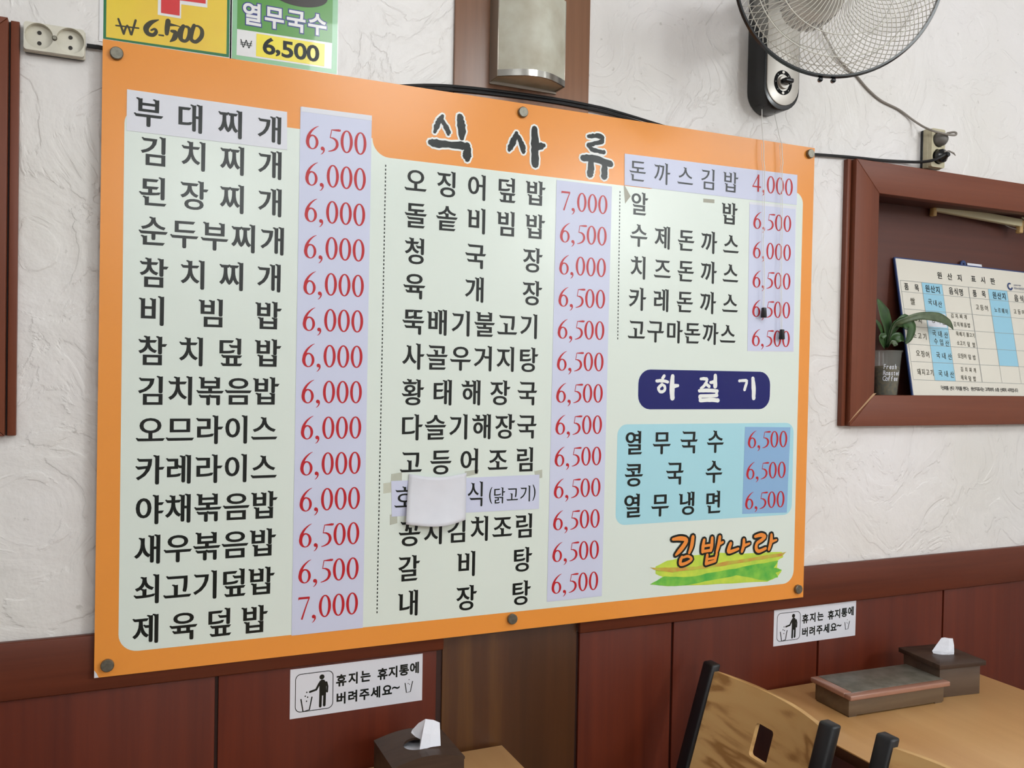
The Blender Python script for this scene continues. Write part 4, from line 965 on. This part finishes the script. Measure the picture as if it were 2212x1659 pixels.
leaf([q4(345, 1115, .07), q4(350, 1020, .068), q4(325, 930, .064), q4(297, 845, .06)], [.010, .034, .040, .004])
leaf([q4(335, 1110, .07), q4(325, 1040, .06), q4(305, 990, .05), q4(285, 960, .045)], [.006, .014, .012, .002])
leaf([q4(350, 1110, .07), q4(375, 1030, .062), q4(400, 985, .055), q4(415, 965, .05)], [.008, .022, .026, .008])
leaf([q4(360, 1090, .07), q4(390, 1000, .05), q4(450, 965, .032), q4(540, 940, .02), q4(640, 948, .016), q4(700, 980, .014), q4(725, 1018, .014)], [.004, .010, .012, .015, .020, .016, .001], 'leaf_edge', .1)
leaf([q4(400, 985, .05), q4(440, 972, .042), q4(478, 1000, .036), q4(470, 1060, .034), q4(455, 1095, .034)], [.010, .032, .034, .022, .003])
leaf([q4(350, 1115, .07), q4(380, 1070, .055), q4(420, 1060, .045), q4(450, 1080, .04)], [.006, .020, .020, .004])
leaf([q4(340, 1120, .07), q4(325, 1090, .06), q4(315, 1060, .055), q4(350, 1045, .05)], [.006, .016, .018, .004])
leaf([q4(355, 1120, .07), q4(375, 1095, .055), q4(400, 1095, .048), q4(410, 1105, .045)], [.006, .014, .012, .003], 'leaf_edge')

# ---------------------------------------------------------------- tables and chairs
def table(x0, x1, y0, z, label):
    t = thing('dining_table', label, 'table', 'dining tables', loc=((x0+x1)/2, (y0+.0115)/2, FLOOR)); ti = Matrix.Translation((-(x0+x1)/2, -(y0+.0115)/2, -FLOOR))
    def pr(o): o.matrix_parent_inverse = ti; return o
    pr(boxo('tabletop', 'table', (x0, x1, y0, .0115, z-.004, z), t, bevel=.001))
    pr(boxo('tabletop_edge', 'table_edge', (x0+.0005, x1-.0005, y0+.0005, .011, z-.028, z-.004), t, bevel=.001))
    for sy in (y0+.12, -.12):
        for sx in (x0+.08, x1-.08):
            pr(boxo('leg', 'black_leg', (sx-.022, sx+.022, sy-.022, sy+.022, FLOOR, z-.028), t, bevel=.003))
table(1.533, 2.271, -1.16, -.240, 'light wood table carrying the tissue box and the cutlery box at right')
table(.108, .848, -1.16, -.266, 'light wood table corner under the dark tissue box at bottom centre')

def chair(dx, dy, label):
    t = thing('dining_chair', label, 'chair', 'chairs with pierced plywood backs', loc=(1.35+dx, -.27+dy, FLOOR))
    ti = Matrix.Translation((-1.35-dx, .27-dy, -FLOOR))
    def pr(o): o.matrix_parent_inverse = ti; return o
    lean = .298
    xz = lambda z: 1.365+dx+(z+.11)*lean*(1 if z > -.55 else 1)
    ya, yb_ = -.078+dy, -.470+dy
    for yy in (ya, yb_):          # back posts run on down as rear legs
        mb = MB(); secs = [(-.110, .0), (-.30, 0), (-.53, 0)]
        pts = [(xz(-.108), -.108), (xz(-.30), -.30), (xz(-.53), -.53), (xz(-.53)+.005, -.70), (xz(-.53)+.045, FLOOR)]
        vs = []; hw, ht = .020, .0125
        for x, z in pts: vs += [(x-ht, yy-hw, z), (x+ht, yy-hw, z), (x+ht, yy+hw, z), (x-ht, yy+hw, z)]
        fs = [(0, 1, 2, 3), (16, 19, 18, 17)]
        for i in range(4):
            for j in range(4): fs.append((i*4+j, (i+1)*4+j, (i+1)*4+(j+1) % 4, i*4+(j+1) % 4))
        mb.add(vs, fs); pr(mb.obj('back_post', 'black_leg', t, bevel=.005))
    y0, y1 = yb_+.018, ya-.018; yc_ = (y0+y1)/2; half = (y1-y0)/2
    # plywood back: v runs down the lean, bowed away from the sitter, two rounded square openings
    zt, zb = -.124, -.50
    hl = []
    for zc in (-.228, -.352):
        hl.append([(u, v) for u, v in rrect(yc_-.029, yc_+.029, zc-.036, zc+.036, .008, 4)][::-1])
    ex = [(y0+(y1-y0)*i/16, zb+(zt-zb)*j/9) for i in range(1, 16) for j in range(1, 9)]
    outl = []
    for i in range(16): outl.append((y0+(y1-y0)*i/16, zb))
    for i in range(16):
        s = i/16; outl.append((y1, zb+(zt-zb)*s))
    for i in range(16): outl.append((y1-(y1-y0)*i/16, zt-.006*(1-math.sin(PI*i/16))*0))
    for i in range(16): outl.append((y0, zt-(zt-zb)*i/16))
    def mp(u, v, s):
        bow = .030*(1-((u-yc_)/half)**2)
        return Vector((xz(v)-.004+bow+(0 if s == 0 else .011), u, v))
    pr(solid('plywood_back', [outl]+hl, mp, 'chair_wood', t, extra=ex, smooth=True))
    sz = -.53
    pr(boxo('seat', 'chair_wood', (xz(sz)-.40, xz(sz)-.005, yb_-.01, ya+.01, sz, sz+.018), t, bevel=.006))
    for yy in (ya, yb_): pr(boxo('front_leg', 'black_leg', (xz(sz)-.385, xz(sz)-.355, yy-.016, yy+.016, FLOOR, sz), t, bevel=.003))
    for yy in (ya, yb_): pr(boxo('side_rail', 'black_leg', (xz(sz)-.355, xz(sz)-.012, yy-.010, yy+.010, sz-.045, sz), t, bevel=.002))
    return t
chair(0, 0, 'black posted chair whose whole pierced plywood back shows at bottom right')
chair(.062, -.482, 'black posted chair nearer the camera, only one post and back corner showing')

# ---------------------------------------------------------------- boxes on the tables
def placed(name, label, cat, x, y, z, rz, group=None):
    t = thing(name, label, cat, group, loc=(x, y, z)); t.rotation_euler = (0, 0, rz); return t
def sheet(name, grid, m, parent, th=.0004, **k):
    r = len(grid); c = len(grid[0])
    o = mesh_obj(name, [p for row in grid for p in row], [(i*c+j, i*c+j+1, (i+1)*c+j+1, (i+1)*c+j) for i in range(r-1) for j in range(c-1)], m, parent, smooth=False, **k)
    md = o.modifiers.new('thickness', 'SOLIDIFY'); md.thickness = th; return o
# dark box with arched top
TZ = -.266; tb = placed('tissue_box', 'dark walnut tissue box with an arched top at bottom centre', 'tissue box', .5935, -.1505, TZ, 0, 'wooden tissue boxes')
bw, bd, bh = .0725, .068, .098
nseg = 10; prof = [(-bw, 0), (bw, 0)]+[(bw-2*bw*i/nseg, bh+.013*math.sin(PI*i/nseg)) for i in range(nseg+1)]
for nm, ys, ms in (('front_side', (-bd, -bd+.007), 'box_dark'), ('back_side', (bd-.007, bd), 'box_dark')):
    solid(nm, [prof], lambda u, v, s, ys=ys: Vector((u, ys[0] if s == 0 else ys[1], v-(.004 if v > .05 else 0))), ms, tb)
for nm, sx in (('end_side', -1), ('end_side', 1)): boxo(nm, 'box_dark', (sx*bw-.007*(sx > 0), sx*bw+.007*(sx < 0), -bd+.007, bd-.007, 0, bh-.004), tb, bevel=0)
ring = ellipse(-.004, -.007, .0285, .0285, 28, False)
outl = [(-bw-.001+2*(bw+.001)*i/nseg, -bd-.001) for i in range(nseg)]+[(bw+.001, -bd-.001+2*(bd+.001)*i/6) for i in range(6)]+[(bw+.001-2*(bw+.001)*i/nseg, bd+.001) for i in range(nseg)]+[(-bw-.001, bd+.001-2*(bd+.001)*i/6) for i in range(6)]
ex = [(-bw+2*bw*i/nseg, -bd+2*bd*j/6) for i in range(1, nseg) for j in range(1, 6)]
ex = [p for p in ex if math.hypot(p[0]+.004, p[1]+.007) > .031]
solid('arched_lid', [outl, ring], lambda u, v, s: Vector((u, v, bh-.004+.013*math.cos(PI/2*u/bw)+(.005 if s == 0 else 0))), 'box_dark', tb, extra=ex)
boxo('tissue_stack', 'tissue', (-bw+.01, bw-.01, -bd+.01, bd-.01, .06, .094), tb, bevel=.004)
off = Vector((.5935, -.1505, TZ))
tp = [W(x, y, d)-off for x, y, d in ((906, 1622, -.186), (930, 1614, -.186), (952, 1611, -.184), (951, 1588, -.176), (950, 1561, -.166), (936, 1555, -.162), (919, 1553, -.158),
      (913, 1583, -.172), (908, 1597, -.160), (898, 1592, -.150), (888, 1583, -.140), (890, 1577, -.138), (904, 1562, -.146), (931, 1586, -.178))]
o = mesh_obj('pulled_tissue', tp, [(0, 1, 13, 7), (1, 2, 3, 13), (13, 3, 4, 5), (7, 13, 5, 6), (8, 7, 6, 12), (8, 12, 11, 9), (9, 11, 10), (0, 7, 8)], 'tissue', tb, label='white tissue standing out of the hole')
md = o.modifiers.new('thickness', 'SOLIDIFY'); md.thickness = .0005

TZ2 = -.240
tb = placed('tissue_box', 'brown wooden tissue box with a flat lid on the right table against the wainscot', 'tissue box', 2.076, -.140, TZ2, math.radians(-7), 'wooden tissue boxes')
boxo('box_body', 'box_umber', (-.066, .066, -.066, .066, 0, .080), tb, bevel=.001)
lw, ld = .076, .076
solid('flat_lid', [rrect(-lw, lw, -ld, ld, .002, 2), ellipse(.01, .012, .026, .020, 24, False)], lambda u, v, s: Vector((u, v, .090 if s == 0 else .078)), 'box_dark', tb, bevel=.002)
boxo('tissue_stack', 'tissue', (-.05, .05, -.05, .05, .0795, .084), tb, bevel=.001)
g2 = [[(-.016, .006, .082), (-.004, -.004, .082), (.014, -.010, .082), (.030, -.012, .082)],
      [(-.020, .012, .096), (-.004, .0, .098), (.014, -.012, .096), (.031, -.012, .098)],
      [(-.006, .012, .112), (.006, .004, .114), (.018, -.006, .112), (.032, -.010, .114)],
      [(.008, .010, .130), (.015, .006, .132), (.024, .0, .131), (.033, -.004, .131)]]
sheet('pulled_tissue', g2, 'tissue', tb, label='white tissue standing out of the lid')
cb = placed('cutlery_box', 'low wooden cutlery box with slate grey lid and pink brown rim on the right table', 'cutlery box', 1.834, -.158, TZ2, math.radians(-2.5))
boxo('box_body', 'box_mid', (-.155, .155, -.060, .060, .003, .046), cb, bevel=.0015)
for sx in (-1, 1): boxo('foot', 'box_mid', (sx*.14-.012, sx*.14+.012, -.058, .058, 0, .004), cb, bevel=0)
boxo('lid_panel', 'box_slate', (-.136, .162, -.050, .072, .046, .0575), cb, bevel=.001, label='slate grey lid panel')
boxo('lid_lip', 'box_pink', (-.162, .163, -.073, -.0505, .0455, .058), cb, bevel=.003, seg=3, label='pink brown front lip')
boxo('lid_lip', 'box_pink', (-.162, -.1365, -.050, .072, .0455, .058), cb, bevel=.003, seg=3, label='pink brown end lip')
